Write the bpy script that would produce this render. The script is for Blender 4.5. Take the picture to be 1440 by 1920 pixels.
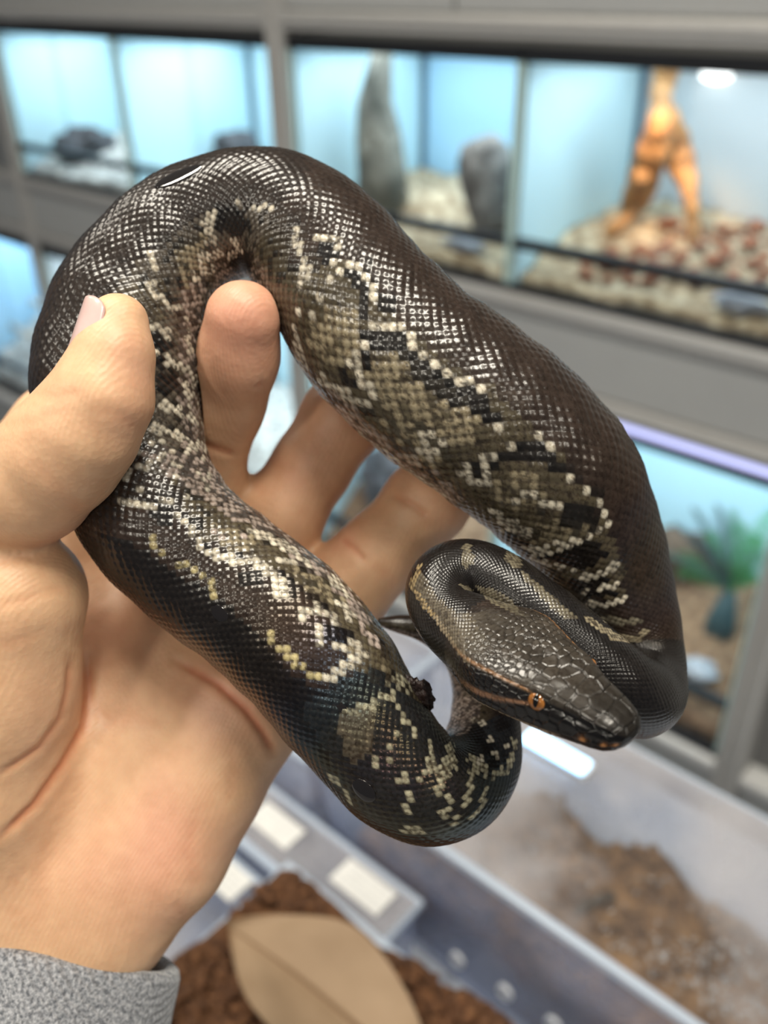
import bpy, bmesh, math, random
import numpy as np
from mathutils import Vector, Matrix

random.seed(7); rng = np.random.default_rng(7)
for o in list(bpy.data.objects): bpy.data.objects.remove(o)
scene = bpy.context.scene
C = scene.collection

# ------------------------------------------------------------------ camera
FPX, CX, CY = 1650.0, 720.0, 960.0          # focal length and centre in photo pixels
def nrm(v): v = np.array(v, float); return v / np.linalg.norm(v)
Zc = -nrm([80, 2742, 1650])                  # world up, seen in camera axes (x right, y down, z forward)
Xc = nrm([2150, 930, -1650]); Xc = nrm(Xc - Zc * Xc.dot(Zc)); Xc = nrm(Xc - 0.016 * Zc)
Zc = nrm(Zc - Xc * Xc.dot(Zc)); Yc = np.cross(Zc, Xc)
M = np.array([Xc, Yc, Zc])                   # camera axes -> world axes
CAM = np.array([0.0, 0.0, 1.62])
def W(c): return CAM + np.asarray(c, float) @ M.T          # camera coordinates (m) -> world
def U(px, py, d): return np.array([(px - CX) / FPX * d, (py - CY) / FPX * d, d])
def ray(px, py): return M @ np.array([(px - CX) / FPX, (py - CY) / FPX, 1.0])
def onY(px, py, Y): r = ray(px, py); return CAM + r * (Y / r[1])
def onX(px, py, X): r = ray(px, py); return CAM + r * (X / r[0])
def onZ(px, py, z): r = ray(px, py); return CAM + r * ((z - CAM[2]) / r[2])
cam_d = bpy.data.cameras.new('camera'); cam = bpy.data.objects.new('camera', cam_d); C.objects.link(cam)
cam_d.sensor_fit = 'VERTICAL'; cam_d.sensor_height = 36.0; cam_d.lens = 36.0 * FPX / 1920.0
cam_d.clip_start = 0.01
R3 = np.column_stack([M @ [1, 0, 0], M @ [0, -1, 0], M @ [0, 0, -1]])
cam.matrix_world = Matrix([list(R3[i]) + [CAM[i]] for i in range(3)] + [[0, 0, 0, 1]])
scene.camera = cam
SC = 0.88e-3                                 # one modelling unit of the hand and snake, in metres
cam_d.dof.use_dof = True; cam_d.dof.focus_distance = 172 * SC
cam_d.dof.aperture_fstop = cam_d.lens / 2.7

# ------------------------------------------------------------------ light
world = bpy.data.worlds.new('room_air'); scene.world = world; world.use_nodes = True
world.node_tree.nodes['Background'].inputs[0].default_value = (0.86, 0.92, 1.0, 1)
world.node_tree.nodes['Background'].inputs[1].default_value = 0.11
def area(name, loc, rot, sx, sy, power, col):
    l = bpy.data.lights.new(name, 'AREA'); l.shape = 'RECTANGLE'; l.size = sx; l.size_y = sy
    l.energy = power; l.color = col
    o = bpy.data.objects.new(name, l); C.objects.link(o); o.location = loc; o.rotation_euler = rot
    return o
LAMP = (1.0, 0.93, 0.80)
for lx, ly, lp in ((0.25, 0.12, 17), (1.45, 0.12, 9), (-0.62, 0.12, 14), (-1.90, 0.12, 10), (0.25, -1.50, 11), (1.45, -1.50, 9), (-0.62, -1.50, 15), (-1.90, -1.50, 12)):  # row behind the camera is added fill for surfaces facing it
    area('ceiling_and_fill_lamp', (lx, ly, 2.75), (0, 0, 0), 0.16, 0.60, lp, LAMP)
scene.view_settings.view_transform = 'Standard'; scene.view_settings.look = 'None'
scene.view_settings.exposure = 0.0; scene.view_settings.gamma = 1.0
scene.view_settings.use_curve_mapping = False

# ------------------------------------------------------------------ materials
MATS = {}
def mat(name, col, rough=0.5, metal=0.0, noise=None, bump=None, spec=0.5, alpha=1.0, emit=None, coat=0.0, sss=0.0, trans=0.0):
    """noise=(scale, colour2, contrast) varies the colour, bump=(scale, strength, distance) gives fine relief"""
    if name in MATS: return MATS[name]
    m = bpy.data.materials.new(name); m.use_nodes = True; nt = m.node_tree; b = nt.nodes['Principled BSDF']
    b.inputs['Base Color'].default_value = (*col, 1); b.inputs['Roughness'].default_value = rough
    b.inputs['Metallic'].default_value = metal; b.inputs['Specular IOR Level'].default_value = spec
    b.inputs['Alpha'].default_value = alpha; b.inputs['Coat Weight'].default_value = coat
    b.inputs['Transmission Weight'].default_value = trans
    if sss: b.inputs['Subsurface Weight'].default_value = sss
    if emit: b.inputs['Emission Color'].default_value = (*emit[0], 1); b.inputs['Emission Strength'].default_value = emit[1]
    tc = nt.nodes.new('ShaderNodeTexCoord')
    if noise:
        n = nt.nodes.new('ShaderNodeTexNoise'); n.inputs['Scale'].default_value = noise[0]; n.inputs['Detail'].default_value = 6
        r = nt.nodes.new('ShaderNodeValToRGB'); r.color_ramp.elements[0].position = 0.5 - noise[2]; r.color_ramp.elements[1].position = 0.5 + noise[2]
        r.color_ramp.elements[0].color = (*col, 1); r.color_ramp.elements[1].color = (*noise[1], 1)
        nt.links.new(tc.outputs['Object'], n.inputs['Vector']); nt.links.new(n.outputs[0], r.inputs[0]); nt.links.new(r.outputs[0], b.inputs['Base Color'])
    if bump:
        n = nt.nodes.new('ShaderNodeTexNoise'); n.inputs['Scale'].default_value = bump[0]; n.inputs['Detail'].default_value = 5
        bp = nt.nodes.new('ShaderNodeBump'); bp.inputs['Strength'].default_value = bump[1]; bp.inputs['Distance'].default_value = bump[2]
        nt.links.new(tc.outputs['Object'], n.inputs['Vector']); nt.links.new(n.outputs[0], bp.inputs['Height']); nt.links.new(bp.outputs[0], b.inputs['Normal'])
    MATS[name] = m
    return m
def glass(name, tint=(1, 1, 1), rough=0.02, fac=0.06):
    if name in MATS: return MATS[name]
    m = bpy.data.materials.new(name); m.use_nodes = True; nt = m.node_tree
    for n in list(nt.nodes): nt.nodes.remove(n)
    out = nt.nodes.new('ShaderNodeOutputMaterial'); tr = nt.nodes.new('ShaderNodeBsdfTransparent'); gl = nt.nodes.new('ShaderNodeBsdfGlossy')
    tr.inputs[0].default_value = (*tint, 1); gl.inputs['Roughness'].default_value = rough
    mx = nt.nodes.new('ShaderNodeMixShader'); lw = nt.nodes.new('ShaderNodeLayerWeight'); lw.inputs[0].default_value = .5; pw = nt.nodes.new('ShaderNodeMath'); pw.operation = 'POWER'; pw.inputs[1].default_value = 5; fr = nt.nodes.new('ShaderNodeMath'); fr.operation = 'MULTIPLY_ADD'; fr.inputs[1].default_value = .85; fr.inputs[2].default_value = .03
    nt.links.new(lw.outputs['Facing'], pw.inputs[0]); nt.links.new(pw.outputs[0], fr.inputs[0]); nt.links.new(fr.outputs[0], mx.inputs[0]); nt.links.new(tr.outputs[0], mx.inputs[1]); nt.links.new(gl.outputs[0], mx.inputs[2])
    nt.links.new(mx.outputs[0], out.inputs[0]); MATS[name] = m
    return m
def plastic(name, col, cover, rough=0.35, noise=None):
    """milky translucent plastic: part see-through, part scattering; noise=(scale, lo, hi) varies the cover of fogging"""
    m = bpy.data.materials.new(name); m.use_nodes = True; nt = m.node_tree; b = nt.nodes['Principled BSDF']
    b.inputs['Base Color'].default_value = (*col, 1); b.inputs['Roughness'].default_value = rough; b.inputs['Alpha'].default_value = cover
    if noise:
        tc = nt.nodes.new('ShaderNodeTexCoord'); n = nt.nodes.new('ShaderNodeTexNoise'); n.inputs['Scale'].default_value = noise[0]; n.inputs['Detail'].default_value = 4
        mr = nt.nodes.new('ShaderNodeMapRange'); mr.inputs[1].default_value = 0.38; mr.inputs[2].default_value = 0.64; mr.inputs[3].default_value = noise[1]; mr.inputs[4].default_value = noise[2]
        nt.links.new(tc.outputs['Object'], n.inputs['Vector']); nt.links.new(n.outputs[0], mr.inputs[0]); nt.links.new(mr.outputs[0], b.inputs['Alpha'])
    MATS[name] = m
    return m

# ------------------------------------------------------------------ object helpers
def tag(o, label=None, cat=None, group=None, kind=None):
    if label: o['label'] = label
    if cat: o['category'] = cat
    if group: o['group'] = group
    if kind: o['kind'] = kind
    return o
def empty(name, loc=(0, 0, 0)):
    o = bpy.data.objects.new(name, None); o.empty_display_size = 0.02; C.objects.link(o); o.location = loc
    return o
def link(name, me, m, parent=None):
    o = bpy.data.objects.new(name, me); C.objects.link(o)
    if m: me.materials.append(m)
    if parent is not None:
        o.parent = parent; o.location = -Vector(parent.location)
    return o
def obj(name, bm, m, parent=None, smooth=False):
    me = bpy.data.meshes.new(name); bmesh.ops.recalc_face_normals(bm, faces=bm.faces[:]); bm.to_mesh(me); bm.free()
    if smooth: me.polygons.foreach_set('use_smooth', [True] * len(me.polygons))
    return link(name, me, m, parent)
def box_bm(x0, x1, y0, y1, z0, z1, bev=0.0, bm=None):
    b = bm or bmesh.new()
    vs = [b.verts.new(p) for p in [(x0, y0, z0), (x1, y0, z0), (x1, y1, z0), (x0, y1, z0), (x0, y0, z1), (x1, y0, z1), (x1, y1, z1), (x0, y1, z1)]]
    fs = [b.faces.new([vs[i] for i in f]) for f in [(0, 3, 2, 1), (4, 5, 6, 7), (0, 1, 5, 4), (1, 2, 6, 5), (2, 3, 7, 6), (3, 0, 4, 7)]]
    if bev:
        es = list({e for f in fs for e in f.edges})
        bmesh.ops.bevel(b, geom=es, offset=bev, segments=2, affect='EDGES', profile=0.6)
    return b
def box(name, x0, x1, y0, y1, z0, z1, m, parent=None, bev=0.0): return obj(name, box_bm(x0, x1, y0, y1, z0, z1, bev), m, parent)
def np_mesh(name, V, F):
    """V (n,3), F (m,4) or (m,3)"""
    me = bpy.data.meshes.new(name); V = np.ascontiguousarray(V, np.float32); F = np.ascontiguousarray(F, np.int32); k = F.shape[1]
    me.vertices.add(len(V)); me.vertices.foreach_set('co', V.ravel())
    me.loops.add(F.size); me.loops.foreach_set('vertex_index', F.ravel())
    me.polygons.add(len(F)); me.polygons.foreach_set('loop_start', np.arange(0, F.size, k, dtype=np.int32))
    me.polygons.foreach_set('use_smooth', np.ones(len(F), bool))
    me.update(calc_edges=True); me.validate()
    return me
def tube_bm(pts, radii, seg=10, bm=None, cap=True):
    b = bm or bmesh.new(); pts = [Vector(p) for p in pts]; rings = []
    up = Vector((0.3, 0.2, 1)).normalized(); prev = None
    for i, p in enumerate(pts):
        t = (pts[min(i + 1, len(pts) - 1)] - pts[max(i - 1, 0)]).normalized()
        n = (prev - t * prev.dot(t)) if prev else (up - t * up.dot(t))
        n.normalize(); prev = n; q = t.cross(n)
        rings.append([b.verts.new(p + (n * math.cos(a) + q * math.sin(a)) * radii[i]) for a in [2 * math.pi * k / seg for k in range(seg)]])
    for r0, r1 in zip(rings, rings[1:]):
        for k in range(seg): b.faces.new([r0[k], r0[(k + 1) % seg], r1[(k + 1) % seg], r1[k]])
    if cap: b.faces.new(rings[0][::-1]); b.faces.new(rings[-1])
    return b
def hash3(x, y, z): return np.modf(np.abs(np.sin(x * 127.1 + y * 311.7 + z * 74.7) * 43758.5453))[0]
def vnoise(P, f):
    """smooth value noise, P (n,3)"""
    q = P * f; i = np.floor(q); t = q - i; t = t * t * (3 - 2 * t); s = 0
    for a in (0, 1):
        for b in (0, 1):
            for c in (0, 1):
                w = (t[:, 0] if a else 1 - t[:, 0]) * (t[:, 1] if b else 1 - t[:, 1]) * (t[:, 2] if c else 1 - t[:, 2])
                s = s + w * hash3(i[:, 0] + a, i[:, 1] + b, i[:, 2] + c)
    return s
def blob_mesh(name, rad, f, amp, sub=4, seed=0.0, flat=None):
    """rough lump: displaced icosphere, rad = three half sizes"""
    b = bmesh.new(); bmesh.ops.create_icosphere(b, subdivisions=sub, radius=1)
    P = np.array([v.co for v in b.verts]); d = 1 + amp * (vnoise(P + seed, f) - .5) + amp * .5 * (vnoise(P + seed + 9, f * 2.3) - .5)
    P = P * d[:, None] * np.array(rad)
    for v, p in zip(b.verts, P): v.co = p
    me = bpy.data.meshes.new(name); b.to_mesh(me); b.free(); me.polygons.foreach_set('use_smooth', [True] * len(me.polygons))
    return me
# ================================================================== room
YR = 1.35                                                # front face of the display rack
alu = mat('brushed_aluminium', (.50, .495, .485), rough=.42, metal=.35, noise=(40, (.55, .54, .53), .3))
alu_w = mat('pale_aluminium', (.85, .85, .84), rough=.35, metal=.0)
pan = mat('grey_panel', (.36, .37, .38), rough=.6, noise=(12, (.39, .40, .405), .3))
blackp = mat('black_plastic', (.012, .013, .016), rough=.35)
def structure(o): o['kind'] = 'structure'; return o
structure(box('floor', -5, 3, -2.5, 2.2, -.05, 0, mat('grey_floor', (.30, .30, .31), rough=.5, noise=(6, (.36, .36, .37), .2))))
structure(box('wall_back', -5, 3, 2.1, 2.2, 0, 2.85, mat('wall_paint', (.62, .62, .60), rough=.8, bump=(60, .1, .002))))
structure(box('ceiling', -5, 3, -2.5, 2.2, 2.80, 2.85, mat('ceiling_paint', (.75, .75, .73), rough=.9, bump=(80, .1, .002))))

# ------------------------------------------------------------------ display rack: posts, rails and grey filler panels
rack = empty('display_rack', (-1.5, YR, 0)); tag(rack, 'tall aluminium profile rack with grey filler panels carrying the terrariums', 'rack')
POSTS = [-2.665, -1.485, -.305]
for x in POSTS + [-3.845, .875]:
    b = box_bm(x - .026, x - .009, YR, YR + .05, 0, 2.1, .003); box_bm(x + .009, x + .026, YR, YR + .05, 0, 2.1, .003, b); box_bm(x - .01, x + .01, YR + .008, YR + .05, 0, 2.1, 0, b)
    obj('post', b, alu, rack)
BAYS = [(-3.82, -2.692), (-2.638, -1.512), (-1.458, -.332), (-.278, .85)]
for x0, x1 in BAYS:
    for z0, z1, m in ((1.522, 1.556, alu), (1.074, 1.108, alu), (.918, .950, alu), (.232, .268, alu_w)):
        b = box_bm(x0, x1, YR + .002, YR + .045, z0, z1, .004); box_bm(x0, x1, YR - .004, YR + .01, z0 + .012, z1 - .004, .003, b); obj('rail', b, m, rack)
    for z0, z1 in ((1.56, 1.80), (.953, 1.071), (.02, .229)):
        xm = x0 + .37 * (x1 - x0)
        for a, c in ((x0, xm - .0035), (xm + .0035, x1)): box('panel', a, c, YR + .012, YR + .03, z0, z1, pan, rack, .002)

# ------------------------------------------------------------------ terrariums
blue = mat('pale_blue_backing', (.50, .74, .83), rough=.55, noise=(3, (.56, .78, .85), .3))
bluer = mat('sky_blue_backing', (.38, .64, .84), rough=.5, noise=(3, (.44, .69, .86), .3))
greyb = mat('grey_white_backing', (.55, .60, .62), rough=.6, noise=(3, (.62, .66, .68), .3))
gls = glass('clear_glass', (.97, .99, 1.0)); gedge = mat('glass_edge', (.50, .66, .64), rough=.25)
lampw = mat('led_cover', (.9, .95, 1), emit=((.80, .92, 1.0), 5.0))
lilac = mat('lilac_led_cover', (.7, .7, 1), emit=((.46, .52, 1.0), 1.15))
TD = .44
def terrarium(x0, x1, z0, z1, zr, side_m, back_m, label, power, col=(.82, .94, 1.0), led=None):
    y0, y1 = YR + .012, YR + TD; t = empty('terrarium', ((x0 + x1) / 2, y0, z0)); tag(t, label, 'terrarium', 'terrariums in the rack')
    box('base', x0, x1, y0, y1, z0, z0 + .006, blackp, t); box('lid', x0, x1, y0 + .02, y1, z1 - .006, z1, blackp, t)
    box('back_panel', x0, x1, y1 - .006, y1, z0 + .006, z1 - .006, back_m, t)
    for a, c, m in ((x0, x0 + .006, side_m), (x1 - .006, x1, side_m)): box('side_panel', a, c, y0 + .004, y1 - .006, z0 + .006, z1 - .006, m, t)
    box('corner_seal', x0 + .006, x0 + .018, y1 - .018, y1 - .006, z0 + .006, z1 - .006, mat('dark_sealant', (.10, .16, .21), rough=.5), t)
    box('top_rail', x0, x1, y0 - .004, y0 + .02, z1 - .024, z1, blackp, t, .002); box('base_rail', x0, x1, y0 - .004, y0 + .014, z0 - .004, z0 + .010, blackp, t, .002)
    box('door_rail', x0 + .004, x1 - .004, y0 - .004, y0 + .016, zr - .009, zr + .009, blackp, t, .002)
    box('lower_glass', x0 + .004, x1 - .004, y0 + .002, y0 + .006, z0 + .010, zr - .009, gls, t)
    xm = (x0 + x1) / 2
    for a, c, yy in ((x0 + .004, xm + .012, y0 + .010), (xm - .012, x1 - .004, y0 + .002)):
        d = box('sliding_door', a, c, yy, yy + .004, zr + .009, z1 - .024, gls, t)
    for a in (x0 + .001, x1 - .006):
        o = box('glass_edge', a, a + .005, y0 - .003, y0 + .012, z0 + .01, z1 - .024, gedge, t)
    box('light_bar', x0 + .05, x1 - .05, y0 + .05, y0 + .085, z1 - .022, z1 - .007, lampw, t, .003)
    if led: box('led_strip', x0, x1, y0 - .006, y0 - .001, z1 - .002, z1 + .0125, led, t, .001)
    l = area('terrarium_lamp', (xm, y0 + .20, z1 - .03), (0, 0, 0), (x1 - x0) * .85, .30, power * .72, col); l.parent = t; l.location = Vector((xm, y0 + .20, z1 - .03)) - t.location
    return t
R1, R2 = (1.112, 1.512, 1.195), (.272, .905, .40)
terrarium(-2.635, -2.078, *R1, blue, blue, 'pale blue terrarium with dark rock and white gravel in the top row', 3.6)
terrarium(-2.074, -1.514, *R1, blue, blue, 'pale blue terrarium with a round dark stone in the top row', 4.0)
terrarium(-1.456, -.902, *R1, blue, bluer, 'blue terrarium with a tall bark tower and a grey stump', 3.6)
terrarium(-.898, -.334, *R1, blue, greyb, 'terrarium with forked driftwood under an orange basking lamp', 3.0)
terrarium(-3.81, -3.26, *R2, bluer, bluer, 'deep blue lower terrarium in the far bay past the end post', 3.6)
terrarium(-3.256, -2.695, *R2, bluer, bluer, 'blue lower terrarium with pale branches behind the thumb', 4.5)
terrarium(-2.635, -2.078, *R2, greyb, blue, 'grey green lower terrarium under the dark rock tank', 3.0)
terrarium(-2.074, -1.514, *R2, greyb, blue, 'lower terrarium seen past the middle finger', 5.0)
terrarium(-1.456, -.902, *R2, blue, bluer, 'blue lower terrarium with a dark cork log', 5.0)
terrarium(-.898, -.334, *R2, blue, blue, 'lower terrarium with an artificial palm and brown bark floor', 4.5, led=lilac)

# ------------------------------------------------------------------ what is inside them
BEDS = []
def rest(o, sink=.003, bed=None):
    """lower or raise a thing until it lies on the bed of its tank, pressed in by sink"""
    m = Matrix.LocRotScale(o.location, o.rotation_euler, o.scale); P = np.array([list(m @ v.co) for v in o.data.vertices]); c = P.mean(0)
    b = bed or min((q for q in BEDS if q[0] < c[0] < q[1]), key=lambda q: abs(q[2] - c[2])); dz = -1e9
    for p in P[P[:, 2] < c[2]]:
        k = np.argmin((b[3] - p[0]) ** 2 + (b[4] - p[1]) ** 2); dz = max(dz, b[5][k] - p[2])
    o.location.z += dz - sink
    return o
def ground(name, x0, x1, z, thick, m, label, seed, amp=.012, front=0.0):
    nx_, ny_ = 48, 30; xs = np.linspace(x0 + .012, x1 - .012, nx_); ys = np.linspace(YR + .030, YR + TD - .02, ny_); X, Y = np.meshgrid(xs, ys, indexing='ij')
    P = np.column_stack([X.ravel(), Y.ravel(), np.full(X.size, seed)]); Z = z + thick * (.25 + 1.1 * np.clip((P[:, 1] - YR) / TD * 2, 0, 1)) + amp * 2 * (vnoise(P, 14) - .5) + amp * (vnoise(P + 5, 45) - .5) + .03 * np.clip((P[:, 1] - YR) / TD, 0, 1)
    Z = np.maximum(Z, z + .006); BEDS.append((x0, x1, z, P[:, 0], P[:, 1], Z))
    V = np.column_stack([P[:, 0], P[:, 1], Z]); B = np.column_stack([P[:, 0], P[:, 1], np.full(X.size, z)]); n = X.size; F = []
    for i in range(nx_ - 1):
        for j in range(ny_ - 1):
            a = i * ny_ + j; F.append((a, a + ny_, a + ny_ + 1, a + 1)); F.append((n + a, n + a + 1, n + a + ny_ + 1, n + a + ny_))
    for i in range(nx_ - 1): a = i * ny_; F.append((a, n + a, n + a + ny_, a + ny_)); a += ny_ - 1; F.append((a, a + ny_, n + a + ny_, n + a))
    for j in range(ny_ - 1): a = j; F.append((a, a + 1, n + a + 1, n + a)); a += (nx_ - 1) * ny_; F.append((a, n + a, n + a + 1, a + 1))
    return tag(link(name, np_mesh(name, np.vstack([V, B]), np.array(F)), m), label, 'substrate', kind='stuff')
sand = mat('sand', (.55, .46, .32), rough=.95, noise=(38, (.24, .17, .10), .11), bump=(160, .5, .004)); gravel = mat('white_gravel', (.72, .72, .68), rough=.9, noise=(55, (.30, .30, .29), .10), bump=(150, .6, .006))
soil = mat('bark_soil', (.16, .085, .045), rough=.95, noise=(50, (.34, .21, .12), .14), bump=(120, .7, .008))
tz = 1.118; bz = .278
ground('gravel_bed', -2.635, -2.078, tz, .035, gravel, 'white gravel floor of the tank with dark rock', 1)
ground('gravel_bed', -2.074, -1.514, tz, .030, gravel, 'pale gravel floor of the tank with round stone', 2)
ground('sand_bed', -1.456, -.902, tz, .045, sand, 'sandy floor under the bark tower', 3)
ground('sand_bed', -.898, -.334, tz, .040, sand, 'sandy floor under the forked driftwood', 4, .016)
ground('soil_bed', -.898, -.334, bz, .09, soil, 'brown bark floor under the artificial palm', 5, .02)
ground('soil_bed', -1.456, -.902, bz, .12, soil, 'brown soil floor beside the cork log', 6, .02)
ground('gravel_bed', -2.074, -1.514, bz, .12, gravel, 'gravel floor of the lower tank past the middle finger', 7, .02)
ground('gravel_bed', -2.635, -2.078, bz, .15, gravel, 'gravel floor of the grey green lower tank', 8, .02)
ground('gravel_bed', -3.256, -2.695, bz, .14, gravel, 'gravel floor under the pale branches', 9, .02)
def lump(name, px, py, Y, rx, rz, m, label, cat, seed, f=2.2, amp=.7, ry=None, rot=0.0, sink=.006):
    c = onY(px, py, Y); me = blob_mesh(name, (rx, ry or rx * .8, rz), f, amp, 4, seed); o = link(name, me, m); o.location = c; o.rotation_euler = (0, rot, seed); rest(o, sink)
    return tag(o, label, cat)
rockd = mat('dark_rock', (.035, .036, .042), rough=.8, noise=(20, (.10, .10, .11), .2), bump=(60, .6, .01)); rockg = mat('grey_wood', (.30, .28, .26), rough=.9, noise=(22, (.07, .06, .055), .18), bump=(40, .9, .02))
lump('rock', 165, 290, 1.50, .085, .045, rockd, 'flat dark rock on white gravel', 'rock', 1.3, sink=.036); lump('rock', 445, 300, 1.62, .075, .05, rockd, 'round dark stone above the top bend of the snake', 'rock', 2.1, sink=.040)
lump('cork_log', 740, 925, 1.53, .085, .085, rockd, 'dark cork log on brown soil between the fingers', 'log', 4.4, ry=.075, sink=.060); lump('rock', 1262, 1110, 1.70, .080, .070, mat('brown_rock', (.16, .105, .07), rough=.9, noise=(18, (.07, .05, .035), .2)), 'brown rock behind the artificial palm', 'rock', 6.1, ry=.055, sink=.060)
lump('stone', 1385, 592, 1.408, .046, .015, mat('bluish_slate', (.30, .32, .36), rough=.7, noise=(30, (.48, .49, .52), .2)), 'flat bluish slate on the sand below the driftwood', 'stone', 6.28, ry=.019); lump('stone', 870, 466, 1.408, .045, .012, MATS['bluish_slate'], 'flat grey slate on sand below the stump', 'stone', 12.56, ry=.017)
lump('stone', 1310, 1262, 1.45, .035, .014, MATS['bluish_slate'], 'small pale slate on the bark floor of the palm tank', 'stone', 3.3)
def bark_tower():
    pts = [(716, 395, .060), (720, 330, .056), (712, 260, .050), (704, 190, .036), (712, 130, .026), (716, 92, .020)]; Yt = 1.50
    o = obj('bark_tower', tube_bm([onY(x, y, Yt) for x, y, r in pts], [r for *_, r in pts], 24), mat('tower_bark', (.26, .25, .21), rough=.9, noise=(16, (.085, .085, .07), .16), bump=(30, 1, .02)), smooth=True)
    P = np.array([v.co for v in o.data.vertices]); c = P.mean(0); ang = np.arctan2(P[:, 1] - c[1], P[:, 0] - c[0]); s = 1 + .5 * (vnoise(np.column_stack([np.cos(ang) * 2, np.sin(ang) * 2, P[:, 2] * 5]), 1.6) - .5)
    for v, k in zip(o.data.vertices, s): v.co.x = c[0] + (v.co.x - c[0]) * k
    tag(o, 'tall tapering grey bark tower against blue backing', 'wood')
bark_tower()
def stump():
    pts = [(925, 425, .040), (920, 380, .050), (915, 330, .058), (905, 290, .052), (897, 262, .034)]; o = obj('stump', tube_bm([onY(x, y, 1.50) for x, y, r in pts], [r for *_, r in pts], 20), rockg, smooth=True)
    tag(o, 'grey weathered stump leaning over sand beside the bark tower', 'wood')
stump()
drift = mat('driftwood', (.50, .27, .10), rough=.8, noise=(26, (.24, .12, .05), .2), bump=(40, .9, .012))
FEET = []
def driftwood():
    t = empty('driftwood', onY(1240, 500, 1.60)); tag(t, 'orange lit forked driftwood standing in sand', 'driftwood')
    for nm, pts in (('trunk', [(1243, 122, .020), (1241, 160, .017), (1240, 200, .018), (1236, 235, .022), (1228, 290, .022), (1212, 345, .018), (1192, 392, .012)]), ('branch', [(1248, 215, .020), (1262, 270, .022), (1278, 310, .020), (1290, 370, .013), (1298, 440, .010), (1306, 520, .008)]),
                    ('branch', [(1205, 330, .016), (1180, 375, .014), (1166, 420, .010), (1180, 455, .009), (1215, 498, .008)]), ('branch', [(1190, 395, .010), (1150, 430, .012), (1115, 465, .014)]), ('branch', [(1225, 240, .014), (1205, 290, .016), (1186, 340, .012), (1172, 385, .010)]), ('branch', [(1285, 345, .009), (1300, 400, .007), (1296, 430, .005)])):
        P = np.array([[*onY(x, y, 1.60 + .04 * math.sin(i * 1.3 + len(pts))), r] for i, (x, y, r) in enumerate(pts)]); q = np.linspace(0, len(P) - 1, 6 * len(P)); P = np.column_stack([np.interp(q, np.arange(len(P)), P[:, j]) for j in range(4)])
        P[:, :2] += .006 * (np.column_stack([vnoise(P[:, :3] + 3, 28), vnoise(P[:, :3] + 9, 28)]) - .5) * 2; FEET.extend((p[0], p[1]) for p in P if p[2] < 1.27); rr = P[:, 3] * (.75 + .6 * vnoise(P[:, :3] + 20, 32)); bm = tube_bm(P[:, :3], rr, 12)
        for v in bm.verts: v.co += Vector(hash3(v.co.x * 50, v.co.z * 50, k_) * .003 for k_ in (1., 2., 3.))
        obj(nm, bm, drift, t, True)
driftwood()
l = bpy.data.lights.new('basking_lamp', 'SPOT'); l.energy = 6.5; l.color = (1.0, .55, .22); l.spot_size = math.radians(52); l.spot_blend = .8; l.shadow_soft_size = .03
bl = bpy.data.objects.new('basking_lamp', l); C.objects.link(bl); bl.location = (-.70, 1.44, 1.485); bl.rotation_euler = (Vector(onY(1250, 370, 1.62)) - bl.location).to_track_quat('-Z', 'Y').to_euler()
dome = empty('white_puck', onY(1343, 141, YR + TD - .02)); tag(dome, 'small round glowing white dome on the backing beside the driftwood', 'reflection')
me = blob_mesh('dome', (.030, .012, .013), 1, 0, 3); o = link('dome', me, mat('lit_white', (1, 1, 1), emit=((1, .97, .92), 3.0)), dome); o.location = (0, 0, 0)  # small flattened white dome with emission
chip_m = mat('red_bark_chip', (.30, .11, .05), rough=.9, noise=(30, (.16, .06, .03), .2))
chip_me = blob_mesh('bark_chip', (.020, .014, .008), 1.7, .7, 2, 4.0); chip_me.materials.append(chip_m)
placed = [(-.475, 1.408, .055)]                              # the slate keeps its place
for i in range(46):
    for tries in range(3000):
        px = rng.uniform(1090, 1440); py = 455 + (px - 1290) * .12 + rng.uniform(-5, 65) if px > 1210 else rng.uniform(470, 530)
        sc_ = rng.uniform(.7, 1.3) * (1 - .6 * tries / 3000); c = onZ(px, py, 1.172); rr = .021 * sc_
        if not (-.86 < c[0] < -.37 and YR + .065 < c[1] < YR + TD - .05): continue
        if all(math.hypot(c[0] - q[0], c[1] - q[1]) > .88 * (rr + q[2]) for q in placed) and all(math.hypot(c[0] - f[0], c[1] - f[1]) > rr + .012 for f in FEET): break
    else: continue
    placed.append((c[0], c[1], rr)); o = bpy.data.objects.new('bark_chip', chip_me); C.objects.link(o); o.location = c; o.rotation_euler = (rng.uniform(-.35, .35), rng.uniform(-.35, .35), rng.uniform(0, 6)); o.scale = (sc_,) * 3
    rest(o, .002); tag(o, 'reddish bark chip scattered on sand under the driftwood', 'bark chip', 'bark chips under the driftwood')
for i, (px, py, L_, tilt_) in enumerate([(20, 665, .30, .1), (40, 700, .34, .25), (15, 725, .3, .18)]):
    c = onY(px, py, 1.50); c[0] = -2.98; c[2] = .46; c[1] = 1.47 + .10 * i; o = obj('branch', tube_bm([c + np.array([-.22, 0, .02]), c + np.array([0, .01, .0]), c + np.array([.2, .02, -.03])], [.012, .016, .010], 10), mat('pale_wood', (.62, .58, .50), rough=.8, noise=(20, (.38, .33, .27), .2)), smooth=True)
    rest(o, .006); tag(o, ['pale branch lying topmost behind the thumb', 'pale middle branch behind the thumb', 'lowest pale branch behind the thumb'][i], 'branch')
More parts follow.
